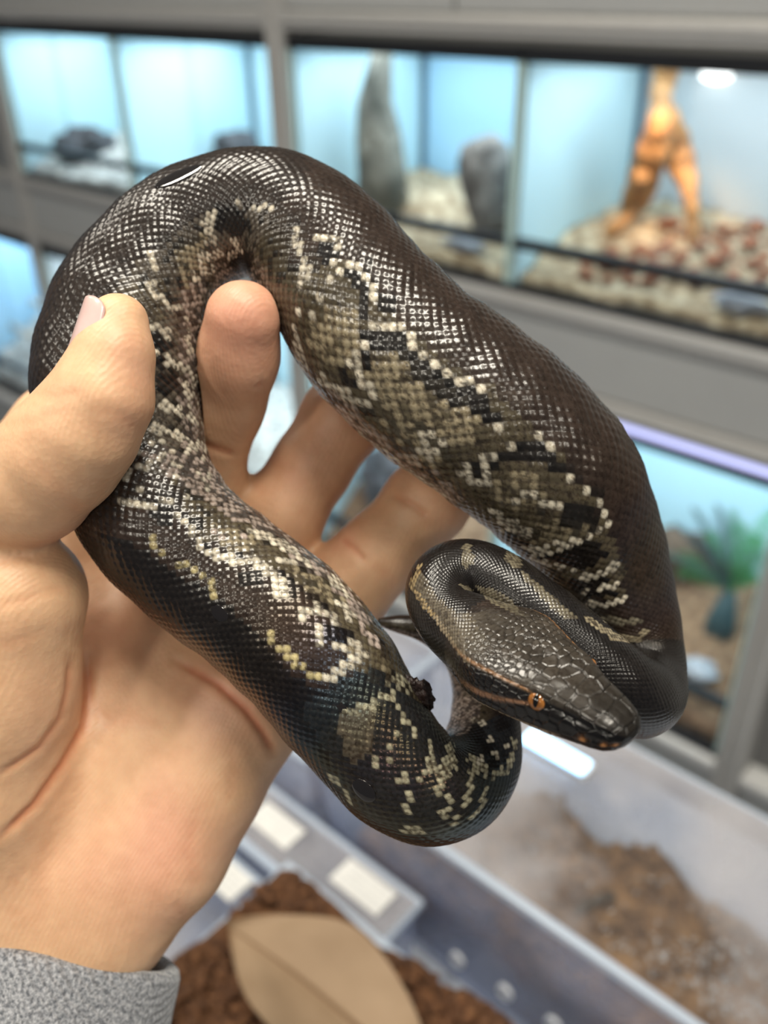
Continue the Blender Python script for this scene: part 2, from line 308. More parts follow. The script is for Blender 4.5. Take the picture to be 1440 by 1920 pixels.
def palm():
    root = onY(1345, 1195, 1.58); t = empty('artificial_palm', root); tag(t, 'green artificial palm with feathery fronds and dark stem', 'plant')
    gm = mat('palm_green', (.04, .19, .06), rough=.5, noise=(14, (.08, .32, .10), .2)); dk = mat('palm_dark', (.035, .07, .075), rough=.6)
    obj('stem', tube_bm([root + np.array(p) for p in ((0, 0, -.02), (.0, 0, .05), (.004, 0, .12))], [.038, .030, .014], 12), dk, t, True)
    top = root + np.array([.004, 0, .12])
    for k, (px, py, m, w) in enumerate([(1265, 985, dk, .7), (1300, 955, dk, .7), (1345, 950, dk, .7), (1240, 1040, dk, .8), (1262, 1045, gm, 1), (1300, 1010, dk, .8), (1388, 985, gm, 1), (1420, 1010, gm, 1), (1440, 1045, gm, 1), (1410, 1085, gm, 1), (1275, 1078, gm, 1), (1375, 960, gm, .9), (1330, 1000, gm, .9), (1450, 960, gm, .9)]):
        e = onY(px, py, 1.58 + .05 * math.sin(k * 2.1)); mid = (top + e) / 2 + np.array([0, 0, .035]); n = 16; bm = bmesh.new()
        pts = [top * (1 - q) ** 2 + 2 * mid * q * (1 - q) + e * q * q for q in np.linspace(0, 1, n)]; tube_bm(pts, [.0022] * n, 5, bm)
        for j in range(2, n):
            d_ = nrm(pts[j] - pts[j - 1]); sd = nrm(np.cross(d_, [0, 1, .2]))
            for s_ in (-1, 1):
                L_ = .042 * w * math.sin(math.pi * (.15 + .8 * j / n)); a_ = pts[j]; b_ = a_ + (sd * s_ * .75 + d_ * .65) * L_; q_ = d_ * .0018
                vs = [bm.verts.new(v) for v in (a_ - q_, (a_ + b_) / 2 - q_ * 1.5 + np.array([0, .002, 0]), b_, (a_ + b_) / 2 + q_ * 1.5 + np.array([0, .002, 0]), a_ + q_)]; bm.faces.new(vs)
        obj('frond', bm, m, t)
palm()
pa, pb = onZ(985, 1380, 1.1295), onZ(1105, 1434, 1.1295); yb = .5 * (pa[1] + pb[1])  # glowing bar added in place of an LED reflection in the wet lid
bar = empty('reflection_bar', (pa[0], yb, 1.1215)); tag(bar, 'small glowing blue white ribbed bar standing in for a reflection on the fogged lid', 'reflection')
obj('bar_base', box_bm(pa[0] - .002, pb[0] + .002, yb - .006, yb + .008, 1.1215, 1.1275, .001), alu_w, bar); b = bmesh.new()
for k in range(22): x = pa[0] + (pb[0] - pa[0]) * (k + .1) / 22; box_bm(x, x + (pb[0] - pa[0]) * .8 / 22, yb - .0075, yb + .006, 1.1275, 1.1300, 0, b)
obj('ribbed_glow', b, mat('blue_reflection', (.6, .8, 1), emit=((.34, .68, 1.0), 3.5)), bar)

# ------------------------------------------------------------------ counter and plastic tubs
TZ = .955
table = empty('counter', (-.25, .28, 0)); tag(table, 'pale blue grey counter under the plastic tubs', 'table')
ctop = mat('counter_top', (.40, .44, .52), rough=.45, noise=(8, (.45, .49, .56), .25))
box('top', -1.1, .55, -.10, .60, TZ - .03, TZ, ctop, table, .004)
for x in (-1.05, .47):
    for y in (-.07, .53): box('leg', x, x + .04, y, y + .04, 0, TZ - .03, alu, table, .003)
wallp = plastic('clear_plastic', (.55, .64, .88), .30, .25, (12, .22, .42)); lidp = plastic('fogged_lid', (.50, .49, .52), .5, .22, (7, .04, .62)); rimp = plastic('plastic_rim', (.62, .72, .86), .6, .25)
def tub(name, x0, x1, y0, y1, z0, z1, label, lid, tap=.012):
    t = empty(name, ((x0 + x1) / 2, (y0 + y1) / 2, z0)); tag(t, label, 'plastic tub')
    def wall(nm, p, q, m=wallp):                            # a tapered wall between two top corners
        bm = bmesh.new(); cx_, cy_ = (x0 + x1) / 2, (y0 + y1) / 2
        def inn(v, k): return (v[0] + (k if v[0] < cx_ else -k), v[1] + (k if v[1] < cy_ else -k))
        vs = [bm.verts.new(v) for v in ((*inn(p, tap), z0), (*inn(q, tap), z0), (*q, z1), (*p, z1))]
        v2 = [bm.verts.new(v) for v in ((*inn(p, tap + .002), z0), (*inn(q, tap + .002), z0), (*inn(q, .002), z1), (*inn(p, .002), z1))]
        bm.faces.new(vs); bm.faces.new(v2[::-1])
        for i in range(4): bm.faces.new([vs[i], vs[(i + 1) % 4], v2[(i + 1) % 4], v2[i]])
        return obj(nm, bm, m, t)
    c4 = [(x0, y0), (x1, y0), (x1, y1), (x0, y1)]
    for i in range(4): wall('wall', c4[i], c4[(i + 1) % 4])
    box('bottom', x0 + tap, x1 - tap, y0 + tap, y1 - tap, z0, z0 + .002, wallp, t)
    b = box_bm(x0 - .004, x1 + .004, y0 - .004, y0 + .002, z1 - .006, z1 + .001, .0015); box_bm(x0 - .004, x1 + .004, y1 - .002, y1 + .004, z1 - .006, z1 + .001, .0015, b)
    box_bm(x0 - .004, x0 + .002, y0, y1, z1 - .006, z1 + .001, .0015, b); box_bm(x1 - .002, x1 + .004, y0, y1, z1 - .006, z1 + .001, .0015, b); obj('rim', b, rimp, t)
    if lid: box('lid', x0 - .002, x1 + .002, y0 + .001, y1 - .001, z1 + .001, z1 + .003, lidp, t, .001)
    return t
tA = tub('plastic_tub', -.352, .10, .312, .472, TZ, 1.118, 'long fogged plastic tub with lid and brown bark inside', True)
tB = tub('plastic_tub', -.72, -.362, .312, .472, TZ, 1.110, 'bluish lidded plastic tub standing behind the labelled tub', True)
cor = onZ(520, 1628, 1.13)
tC = tub('plastic_tub', cor[0] - .008, .06, -.06, cor[1] + .015, TZ + .001, 1.108, 'open plastic tub filled with dark bark and a dry leaf', False, .004)
tE = tub('plastic_tub', -.64, -.246, .258, .304, TZ, 1.05, 'narrow plastic tub with two white paper labels on its lid', True, .004)
tD = tub('plastic_tub', -.56, cor[0] - .022, .06, .248, TZ, 1.03, 'low clear plastic tub with one white label beside the bark tub', True)
# vent holes in the front wall: rings of white plastic
ring_bm = bmesh.new()
for px, py in ((770, 1700), (865, 1790), (955, 1850), (1045, 1910)):
    c = onY(px, py, .312 + .004); bm = bmesh.new(); n = 16; vs = []
    for rr, yy in ((.0072, 0), (.0072, -.003), (.0042, -.003), (.0042, 0)): vs.append([bm.verts.new((c[0] + rr * .85 * math.cos(2 * math.pi * k / n), c[1] - .004 + yy, c[2] + rr * math.sin(2 * math.pi * k / n))) for k in range(n)])
    for a in range(4):
        for k in range(n): bm.faces.new([vs[a][k], vs[a][(k + 1) % n], vs[(a + 1) % 4][(k + 1) % n], vs[(a + 1) % 4][k]])
    obj('vent_ring', bm, mat('white_plastic', (.74, .77, .82), rough=.35), tA)
ring_bm.free()
paper = mat('label_paper', (.72, .72, .70), rough=.7)
def sticker(px, py, z, w, h, parent):                          # paper label lying flat on a lid
    c = onZ(px, py, z); o = obj('paper_label', box_bm(c[0] - w, c[0] + w, c[1] - h, c[1] + h, z, z + .0005), paper, parent); b = bmesh.new()
    for r in range(4):                                       # rows of faint blurred print
        for k in range(6):
            if rng.random() < .7: xx = c[0] - w + 2 * w * (.08 + .145 * k); yy = c[1] + h - 2 * h * (.18 + .2 * r); box_bm(xx, xx + w * .2, yy - .0011, yy, z + .0005, z + .0006, 0, b)
    p = obj('print', b, mat('label_ink', (.50, .51, .52), rough=.7), o); p.location = (0, 0, 0)
sticker(517, 1547, 1.0535, .022, .0110, tE); sticker(680, 1662, 1.0535, .023, .0115, tE); sticker(418, 1640, 1.0335, .022, .012, tD)
# bark in the tubs
husk = mat('coco_husk', (.085, .034, .014), rough=.95, noise=(160, (.21, .095, .040), .16), bump=(500, .9, .004)); brown_in = mat('damp_bark', (.12, .062, .026), rough=.95, noise=(30, (.26, .15, .065), .16), bump=(90, .8, .01))
def heap(name, x0, x1, y0, y1, zb, top, amp, m, label, seed, nchip, csize):
    nx_, ny_ = 90, 70; xs = np.linspace(x0, x1, nx_); ys = np.linspace(y0, y1, ny_); X, Y = np.meshgrid(xs, ys, indexing='ij'); P = np.column_stack([X.ravel(), Y.ravel(), np.full(X.size, seed)])
    Z = top + amp * (vnoise(P, 22) - .5) * 2 + amp * .7 * (vnoise(P + 3, 60) - .5) + amp * .4 * (vnoise(P + 8, 150) - .5); V = [np.column_stack([P[:, 0], P[:, 1], Z]), np.column_stack([P[:, 0], P[:, 1], np.full(len(Z), zb)])]; n = len(Z)
    g = np.arange(n).reshape(nx_, ny_); q = np.stack([g[:-1, :-1], g[1:, :-1], g[1:, 1:], g[:-1, 1:]], -1).reshape(-1, 4); F = [q, q[:, ::-1] + n]
    for e in (g[:, 0], g[::-1, -1], g[-1, :], g[0, ::-1]): F.append(np.stack([e[:-1], e[:-1] + n, e[1:] + n, e[1:]], 1))
    # loose chips on top: little twisted boxes
    ix = rng.integers(0, n, nchip); c = V[0][ix] + rng.normal(0, csize * .25, (nchip, 3)); A = rng.normal(size=(nchip, 3)); A /= np.linalg.norm(A, axis=1)[:, None]; Bq = np.cross(A, rng.normal(size=(nchip, 3))); Bq /= np.linalg.norm(Bq, axis=1)[:, None]; Cq = np.cross(A, Bq)
    L = rng.uniform(.5, 1.5, (nchip, 1)) * csize; c[:, 0] = np.clip(c[:, 0], x0 + csize, x1 - csize); c[:, 1] = np.clip(c[:, 1], y0 + csize, y1 - csize)
    cor8 = np.stack([c + A * L * a * .7 + Bq * L * b_ * .35 + Cq * L * d * .16 * (1 + .6 * a) for a in (-1, 1) for b_ in (-1, 1) for d in (-1, 1)], 1).reshape(-1, 3)
    f6 = np.array([(0, 1, 3, 2), (4, 6, 7, 5), (0, 4, 5, 1), (2, 3, 7, 6), (0, 2, 6, 4), (1, 5, 7, 3)]); fc = (f6[None] + (np.arange(nchip) * 8)[:, None, None]).reshape(-1, 4) + 2 * n
    BEDS.append((x0, x1, zb, P[:, 0], P[:, 1], Z))
    me = np_mesh(name, np.vstack(V + [cor8]), np.vstack(F + [fc])); return tag(link(name, me, m), label, 'bark', kind='stuff')
heap('bark_bedding', cor[0] + .004, .045, -.045, cor[1] + .006, TZ + .004, 1.138, .017, husk, 'dark red brown coco husk filling the open tub', 2, 3600, .0075)
heap('bark_bedding', -.33, .08, .330, .455, TZ + .004, 1.035, .016, brown_in, 'damp brown bark inside the fogged tub', 3, 700, .008)
heap('bark_bedding', -.70, -.38, .330, .455, TZ + .004, .99, .010, mat('grey_paper_bedding', (.34, .38, .46), rough=.9, noise=(20, (.45, .40, .40), .2)), 'pale grey bedding inside the labelled tub', 4, 150, .008)
o = obj('twig', tube_bm([onZ(x, y, 1.065) for x, y in ((1085, 1665), (1110, 1652), (1140, 1640), (1158, 1636))], [.004, .005, .004, .005], 8), mat('dark_twig', (.05, .035, .02), rough=.9), smooth=True); rest(o, .002, BEDS[-2]); tag(o, 'short dark twig on damp bark in the fogged tub', 'twig')
# droplets under the fogged lid
bm = bmesh.new(); drops = []
for k in range(420):
    if k < 260: px, py = rng.uniform(1130, 1440), rng.uniform(1760, 1920)
    else: px, py = rng.uniform(980, 1440), rng.uniform(1440, 1900)
    c = onZ(px, py, 1.1215); r = rng.uniform(.0004, .0011)
    if -.34 < c[0] < .09 and .318 < c[1] < .466 and not (-.25 < c[0] < -.175 and .408 < c[1] < .442): bmesh.ops.create_icosphere(bm, subdivisions=2, radius=r, matrix=Matrix.Translation(Vector(c)) @ Matrix.Diagonal((1, 1, .6, 1)))
tag(obj('water_droplets', bm, mat('water', (.85, .9, .95), rough=.02, trans=.7, spec=.8), smooth=True), 'tiny water droplets beaded on the fogged lid', 'water', kind='stuff')
# dry leaf
def leaf():
    zl = 1.160; a = onZ(428, 1737, zl); b = onZ(790, 2010, zl); ax = b - a; L = np.linalg.norm(ax); ax /= L; sd = np.array([-ax[1], ax[0], 0]); n, m_ = 40, 16
    if (onZ(620, 1735, zl) - a) @ sd < 0: sd = -sd
    V = []; F = []
    for i in range(n + 1):
        q = i / n; w = .27 * L * (math.sin(math.pi * min(1, q * .93)) ** .95)
        for j in range(m_ + 1):
            s = 2 * j / m_ - 1; z = .012 * abs(s) ** 1.3 * math.sin(math.pi * q) - .0012 * math.exp(-(s / .06) ** 2) + .0018 * math.sin(14 * q - 5 * abs(s)) * abs(s) + .004 * math.sin(5 * q + s)
            V.append(a + ax * q * L + sd * s * w * (1.0 if s > 0 else .95) + np.array([0, 0, z]))
    for i in range(n):
        for j in range(m_): k = i * (m_ + 1) + j; F.append((k, k + 1, k + m_ + 2, k + m_ + 1))
    V = np.array(V); N_ = len(V); F = np.array(F); V2 = V - np.array([0, 0, .0007]); t = empty('dry_leaf', Vector(a)); tag(t, 'large dry tan leaf lying on the dark bark', 'leaf')
    link('blade', np_mesh('blade', np.vstack([V, V2]), np.vstack([F, F[:, ::-1] + N_])), mat('dry_leaf', (.25, .165, .095), rough=.65, noise=(30, (.32, .22, .135), .25), bump=(150, .3, .002)), t)
    obj('midrib', tube_bm([V[i * (m_ + 1) + m_ // 2] + np.array([0, 0, .0004]) for i in range(0, n + 1, 2)], [.0005 + .0012 * i / n for i in range(0, n + 1, 2)], 8), mat('leaf_rib', (.17, .10, .05), rough=.7), t, True)
leaf()
# ================================================================== snake: centre line (needed by the hand too)
# head -> tail: x, y (photo pixels), depth (units), radius (pixels), roll of the back (deg, 0 = facing the camera, + = right hand of travel)
SPINE = [
 (1188,1384,147, 40, 40), (1145,1352,150, 60, 40), (1060,1298,157, 78, 40), (965,1238,166, 92, 40), (888,1190,174, 76, 38), (838,1156,179, 64, 36),
 (820,1106,183, 62, None), (852,1072,187, 63, None), (920,1087,188, 66, None), (1010,1154,186, 69, None), (1105,1235,185, 73, None),
 (1178,1300,187, 77, None), (1207,1298,199, 80, None), (1197,1225,208, 84, None), (1160,1110,209, 104, 45), (1110,1000,206, 128, 52),
 (1055,912,202, 152, 58), (972,830,199, 163, 60), (865,750,198, 168, 60), (780,690,198, 164, 60), (692,602,199, 158, 60),
 (635,520,201, 146, 62), (560,430,203, 131, 64), (470,398,204, 116, 64), (372,424,204, 116, 62), (298,490,203, 127, 60),
 (243,590,202, 147, 56), (221,700,200, 156, 52), (226,800,198, 149, 48), (256,900,196, 141, 44), (305,985,194, 138, 40),
 (382,1058,193, 137, 36), (500,1145,191, 138, 34), (588,1232,189, 138, 34), (645,1310,188, 132, 34), (697,1385,187, 119, 34),
 (752,1448,187, 113, 34), (820,1482,189, 103, 34), (883,1452,194, 86, None), (908,1385,201, 72, None), (905,1300,210, 56, None),
 (865,1225,213, 36, None), (800,1180,212, 24, None), (745,1170,210, 17, None), (706,1165,209, 5, None)]
sp = np.array([[p[0], p[1], p[2], p[3]] for p in SPINE], float)
ctrl = np.array([U(p[0], p[1], p[2]) for p in SPINE]); crad = sp[:, 3] * sp[:, 2] / FPX
def catmull(P, n):
    out = []; Q = np.vstack([2 * P[0] - P[1], P, 2 * P[-1] - P[-2]])
    for i in range(len(P) - 1):
        p0, p1, p2, p3 = Q[i:i + 4]; t = np.linspace(0, 1, n, endpoint=False)[:, None]
        out.append(.5 * (2 * p1 + (p2 - p0) * t + (2 * p0 - 5 * p1 + 4 * p2 - p3) * t ** 2 + (3 * p1 - p0 - 3 * p2 + p3) * t ** 3))
    return np.vstack(out + [P[-1:]])
NC = 24
cl = catmull(np.column_stack([ctrl, crad]), NC)
def gsm(A, sig):
    k = np.arange(-3 * sig, 3 * sig + 1); w = np.exp(-.5 * (k / sig) ** 2); w /= w.sum(); n = 3 * sig
    pad = np.vstack([2 * A[0] - A[n:0:-1], A, 2 * A[-1] - A[-2:-n - 2:-1]])
    return np.column_stack([np.convolve(pad[:, j], w, 'valid') for j in range(A.shape[1])])
key_s_idx = np.arange(len(SPINE)) * NC
cl = gsm(cl, 8)
seg = np.r_[0, np.cumsum(np.linalg.norm(np.diff(cl[:, :3], axis=0), axis=1))]
KEYS = seg[key_s_idx]; SLEN = seg[-1]
sS = np.linspace(0, SLEN, 900)
cP = np.column_stack([np.interp(sS, seg, cl[:, j]) for j in range(3)]); cR = np.interp(sS, seg, cl[:, 3])
cT = np.gradient(cP, axis=0); cT /= np.linalg.norm(cT, axis=1)[:, None]
# ================================================================== hand (signed distance field -> one continuous skin mesh)
VOX = 0.85
lo = np.array([-135., -66., 146.]); hi = np.array([30., 142., 264.])
nx, ny, nz = [int(v) for v in np.ceil((hi - lo) / VOX)]
gx = (lo[0] + VOX * np.arange(nx)).astype(np.float32); gy = (lo[1] + VOX * np.arange(ny)).astype(np.float32); gz = (lo[2] + VOX * np.arange(nz)).astype(np.float32)
FIELD = np.full((nx, ny, nz), 40.0, np.float32)
def capsule(a, ra, b, rb, k):
    pad = max(ra, rb) + k + 6; l = np.minimum(a, b) - pad; h = np.maximum(a, b) + pad
    i0 = np.clip(((l - lo) / VOX).astype(int), 0, [nx, ny, nz]); i1 = np.clip(((h - lo) / VOX).astype(int) + 1, 0, [nx, ny, nz])
    if np.any(i1 <= i0): return
    X = gx[i0[0]:i1[0], None, None]; Y = gy[None, i0[1]:i1[1], None]; Z = gz[None, None, i0[2]:i1[2]]
    d = (b - a).astype(np.float32); L2 = float(d @ d) + 1e-9
    t = np.clip(((X - a[0]) * d[0] + (Y - a[1]) * d[1] + (Z - a[2]) * d[2]) / L2, 0, 1)
    q = np.sqrt((X - a[0] - t * d[0]) ** 2 + (Y - a[1] - t * d[1]) ** 2 + (Z - a[2] - t * d[2]) ** 2) - (ra + (rb - ra) * t)
    S = FIELD[i0[0]:i1[0], i0[1]:i1[1], i0[2]:i1[2]]
    w = np.maximum(k - np.abs(S - q), 0) / k
    S[...] = np.minimum(S, q) - w * w * k * .25
def chain(pts, k, first_k=None):
    p = [(U(x, y, d), r * d / FPX) for x, y, d, r in pts]
    for i in range(len(p) - 1): capsule(p[i][0], p[i][1], p[i + 1][0], p[i + 1][1], (first_k or k) if i == 0 else k)
# palm and wrist
chain([(440,1345,222,104), (375,1460,219,114), (300,1590,217,120), (200,1715,217,116), (85,1850,219,122), (10,2020,224,130)], 7)
chain([(300,1200,234,104), (230,1390,226,118), (150,1600,220,135), (20,1800,220,140), (-60,2030,224,150)], 14)
chain([(160,1140,236,104), (100,1400,226,130), (0,1650,221,150), (-60,1850,222,160), (-130,2050,226,165)], 14)
chain([(490,1280,224,92), (430,1330,222,100)], 8)
chain([(370,1190,233,90), (310,1300,229,98)], 10)
# thenar mound
chain([(22,1122,190,138), (-18,1290,196,148), (-40,1450,204,160), (-30,1640,214,165)], 7)
# fingers: middle, ring, little, index (behind the snake)
chain([(250,1260,228,90), (335,1085,229,73), (388,900,222,64), (425,750,209,67), (446,672,200,70), (456,597,193,71)], 5, 9)
chain([(390,1290,226,92), (445,1185,231,78), (530,962,228,74), (585,875,228,69), (642,785,229,73), (705,690,230,62)], 5, 9)
chain([(455,1340,224,96), (555,1262,228,84), (655,1098,226,77), (712,1036,226,72), (800,942,227,75), (846,893,228,66)], 5, 9)
chain([(150,1180,228,95), (110,1040,234,84), (5,905,246,78), (105,800,245,70), (240,690,240,66), (310,620,236,58)], 6, 9)
# thumb
chain([(-130,1060,204,130), (-40,962,192,122), (60,905,180,112), (118,850,175,110), (155,805,172,104), (192,742,170,93), (212,668,170,74), (222,606,171,57)], 2.2, 3)
def surface_nets(F):
    neg = F < 0
    cnt = np.zeros(tuple(np.array(F.shape) - 1), np.uint8)
    cs = [(a, b, c) for a in (0, 1) for b in (0, 1) for c in (0, 1)]
    sh = cnt.shape
    for a, b, c in cs: cnt += neg[a:a + sh[0], b:b + sh[1], c:c + sh[2]]
    act = np.argwhere((cnt > 0) & (cnt < 8)); idx = np.full(sh, -1, np.int64); idx[tuple(act.T)] = np.arange(len(act))
    acc = np.zeros((len(act), 3)); num = np.zeros(len(act))
    for p in cs:
        for ax in range(3):
            if p[ax]: continue
            q = list(p); q[ax] = 1
            f0 = F[act[:, 0] + p[0], act[:, 1] + p[1], act[:, 2] + p[2]]; f1 = F[act[:, 0] + q[0], act[:, 1] + q[1], act[:, 2] + q[2]]
            m = (f0 < 0) != (f1 < 0); t = np.where(m, f0 / np.where(m, f0 - f1, 1), 0)
            pt = np.repeat(np.array(p, float)[None], len(act), 0); pt[:, ax] += t
            acc[m] += pt[m]; num[m] += 1
    V = (act + acc / num[:, None]) * VOX + lo
    Q = []
    for ax in range(3):
        b, c = (ax + 1) % 3, (ax + 2) % 3
        s0 = [slice(1, -1)] * 3; s0[ax] = slice(0, -1); s1 = list(s0); s1[ax] = slice(1, None)
        n0 = neg[tuple(s0)]; n1 = neg[tuple(s1)]; ch = np.argwhere(n0 != n1)
        st = n0[tuple(ch.T)]; base = ch.copy(); base[:, b] += 1; base[:, c] += 1
        def cell(db, dc): g = base.copy(); g[:, b] -= db; g[:, c] -= dc; return idx[g[:, 0], g[:, 1], g[:, 2]]
        ok = np.all(base < np.array(sh), axis=1)
        base, st = base[ok], st[ok]
        q = np.stack([cell(1, 1), cell(0, 1), cell(0, 0), cell(1, 0)], 1); q[~st] = q[~st][:, ::-1]
        Q.append(q[np.all(q >= 0, 1)])
    return V, np.vstack(Q)
HV, HF = surface_nets(FIELD); del FIELD
def vert_normals(V, F):
    n = np.cross(V[F[:, 2]] - V[F[:, 0]], V[F[:, 3]] - V[F[:, 1]]); N = np.zeros_like(V)
    for k in range(4): np.add.at(N, F[:, k], n)
    return N / (np.linalg.norm(N, axis=1)[:, None] + 1e-12)
def relax(V, F, it):
    e = np.vstack([F[:, [0, 1]], F[:, [1, 2]], F[:, [2, 3]], F[:, [3, 0]]])
    deg = np.bincount(e[:, 0], minlength=len(V)) + np.bincount(e[:, 1], minlength=len(V))
    for _ in range(it):
        S = np.zeros_like(V)
        for j in range(3): S[:, j] = np.bincount(e[:, 0], V[e[:, 1], j], len(V)) + np.bincount(e[:, 1], V[e[:, 0], j], len(V))
        V = .5 * V + .5 * S / np.maximum(deg, 1)[:, None]
    return V
HV = relax(HV, HF, 4)
# one linear refinement so creases have room
def refine(V, F):
    e = np.sort(np.vstack([F[:, [0, 1]], F[:, [1, 2]], F[:, [2, 3]], F[:, [3, 0]]]), 1)
    key = e[:, 0].astype(np.int64) * len(V) + e[:, 1]; uq, inv = np.unique(key, return_inverse=True)
    em = len(V) + inv.reshape(4, -1).T; mid = .5 * (V[uq // len(V)] + V[uq % len(V)]); fc = V[F].mean(1); fi = len(V) + len(uq) + np.arange(len(F))
    N = np.vstack([V, mid, fc])
    Q = np.vstack([np.stack([F[:, k], em[:, k], fi, em[:, (k + 3) % 4]], 1) for k in range(4)])
    return N, Q
HV, HF = refine(HV, HF); HV = relax(HV, HF, 2)
HN = vert_normals(HV, HF)
hpx = HV[:, 0] / HV[:, 2] * FPX + CX; hpy = HV[:, 1] / HV[:, 2] * FPX + CY
facing = -np.sum(HN * HV, 1) / np.linalg.norm(HV, axis=1)
def seg_dist(px, py, pts):
    """pixel distance to a polyline and the position along it (0..1)"""
    best = np.full(len(px), 1e9); par = np.zeros(len(px)); n = len(pts) - 1
    for i in range(n):
        a = np.array(pts[i], float); b = np.array(pts[i + 1], float); d = b - a
        t = np.clip(((px - a[0]) * d[0] + (py - a[1]) * d[1]) / (d @ d + 1e-9), 0, 1)
        q = np.hypot(px - a[0] - t * d[0], py - a[1] - t * d[1]); m = q < best
        best[m] = q[m]; par[m] = (i + t[m]) / n
    return best, par
# skin folds: polyline, depth (units), half width (pixels), nearest/farthest depth they lie on
CREASES = [
 ([(165,1240),(166,1300),(158,1362),(120,1432),(65,1510),(0,1572)], .9, 8, 150, 235), ([(132,1235),(128,1290),(116,1345),(75,1402),(0,1452)], .6, 7, 150, 235),
 ([(60,1040),(0,1052)], .35, 6, 150, 235), ([(120,1098),(50,1122),(0,1136)], .35, 6, 150, 235), ([(90,1180),(40,1200),(0,1210)], .25, 6, 150, 235),
 ([(330,1240),(410,1284),(460,1330),(492,1372),(512,1410)], .9, 8, 150, 240), ([(170,1330),(205,1352),(245,1345),(300,1362)], .35, 8, 150, 240),
 ([(365,1530),(352,1600),(372,1660)], .3, 7, 150, 240), ([(325,1690),(345,1720),(350,1750)], .3, 6, 150, 240), ([(430,1400),(440,1450),(425,1500)], .3, 7, 150, 240),
 ([(188,765),(225,778),(252,805)], .28, 7, 140, 190), ([(75,880),(115,920),(150,962)], .3, 8, 140, 190), ([(60,735),(100,745),(150,735)], .3, 7, 140, 190), ([(0,800),(60,790),(110,770)], .3, 7, 140, 190),
 ([(360,672),(420,700),(492,722)], .7, 7, 195, 230), ([(355,822),(395,838),(440,852)], .6, 7, 195, 235),
 ([(490,862),(535,880),(575,915)], .3, 7, 205, 240), ([(465,905),(500,925)], .25, 7, 205, 240), ([(610,990),(560,955)], .2, 7, 205, 240),
 ([(735,928),(770,945),(802,968)], .45, 7, 205, 240), ([(640,1010),(662,1026),(684,1050)], .45, 7, 205, 240), ([(680,1040),(700,1062),(730,1085)], .25, 7, 205, 240),
 ([(20,1640),(40,1720)], .2, 10, 150, 240), ([(100,1560),(75,1660),(60,1740)], .25, 12, 150, 240), ([(200,1500),(180,1600),(150,1700)], .2, 12, 150, 240)]
disp = np.zeros(len(HV)); crease_a = np.zeros(len(HV))
for pts, dep, wd, d0, d1 in CREASES:
    if dep < .4: dep, wd = dep * .55, wd * 1.7
    q, t = seg_dist(hpx, hpy, pts)
    w = np.exp(-(q / wd) ** 2) * np.clip(facing * 3, 0, 1) * ((HV[:, 2] > d0) & (HV[:, 2] < d1)) * np.clip(np.minimum(t, 1 - t) * 8 + .25, 0, 1)
    disp -= dep * .8 * w; crease_a = np.maximum(crease_a, w * min(1, dep))
    disp += dep * .10 * np.exp(-((q - 2.2 * wd) / wd) ** 2) * np.clip(facing * 3, 0, 1) * ((HV[:, 2] > d0) & (HV[:, 2] < d1))
HV = HV + HN * (disp + .25 * (vnoise(HV, .16) - .5) + .06 * (vnoise(HV, .5) - .5))[:, None]
# flesh gives way where it touches the snake
for _ in range(2):
    for c0 in range(0, len(HV), 40000):
        Vc = HV[c0:c0 + 40000]; sub = slice(0, 900, 2)
        D = np.sum(Vc ** 2, 1)[:, None] + np.sum(cP[sub] ** 2, 1)[None] - 2 * Vc @ cP[sub].T
        D = np.sqrt(np.maximum(D, 0)) - cR[sub][None]; j = np.argmin(D, 1); pen = .35 - D[np.arange(len(Vc)), j]
        v = Vc - cP[sub][j]; v /= np.linalg.norm(v, axis=1)[:, None] + 1e-9
        HV[c0:c0 + 40000] = Vc + v * np.maximum(pen, 0)[:, None]
HN = vert_normals(HV, HF)
# where the blood shows: fingertips, pads, knuckle folds
red = np.zeros(len(HV))
for x, y, d, r, a in [(455,590,190,95,.9), (455,690,198,80,.5), (660,760,225,100,.5), (845,905,222,90,.55), (655,1020,220,45,.5), (225,640,163,70,.25), (268,700,166,55,.35), (330,1560,203,110,.35),
                      (430,1300,210,90,.45), (230,790,165,60,.3), (560,900,222,60,.35), (250,1620,203,120,.3), (480,1000,222,70,.3), (120,1000,180,60,.25), (200,1180,213,90,.3)]:
    red += a * np.exp(-np.sum((HV - U(x, y, d)) ** 2, 1) / (r * d / FPX) ** 2)
red = np.clip(red + .35 * (vnoise(HV + 40, .09) - .5) + .25 * crease_a, 0, 1)
hand_me = np_mesh('hand', W(HV * SC), HF)
at = hand_me.attributes.new('red', 'FLOAT', 'POINT'); at.data.foreach_set('value', red.astype(np.float32))
at = hand_me.attributes.new('fold', 'FLOAT', 'POINT'); at.data.foreach_set('value', np.clip(crease_a, 0, 1).astype(np.float32))
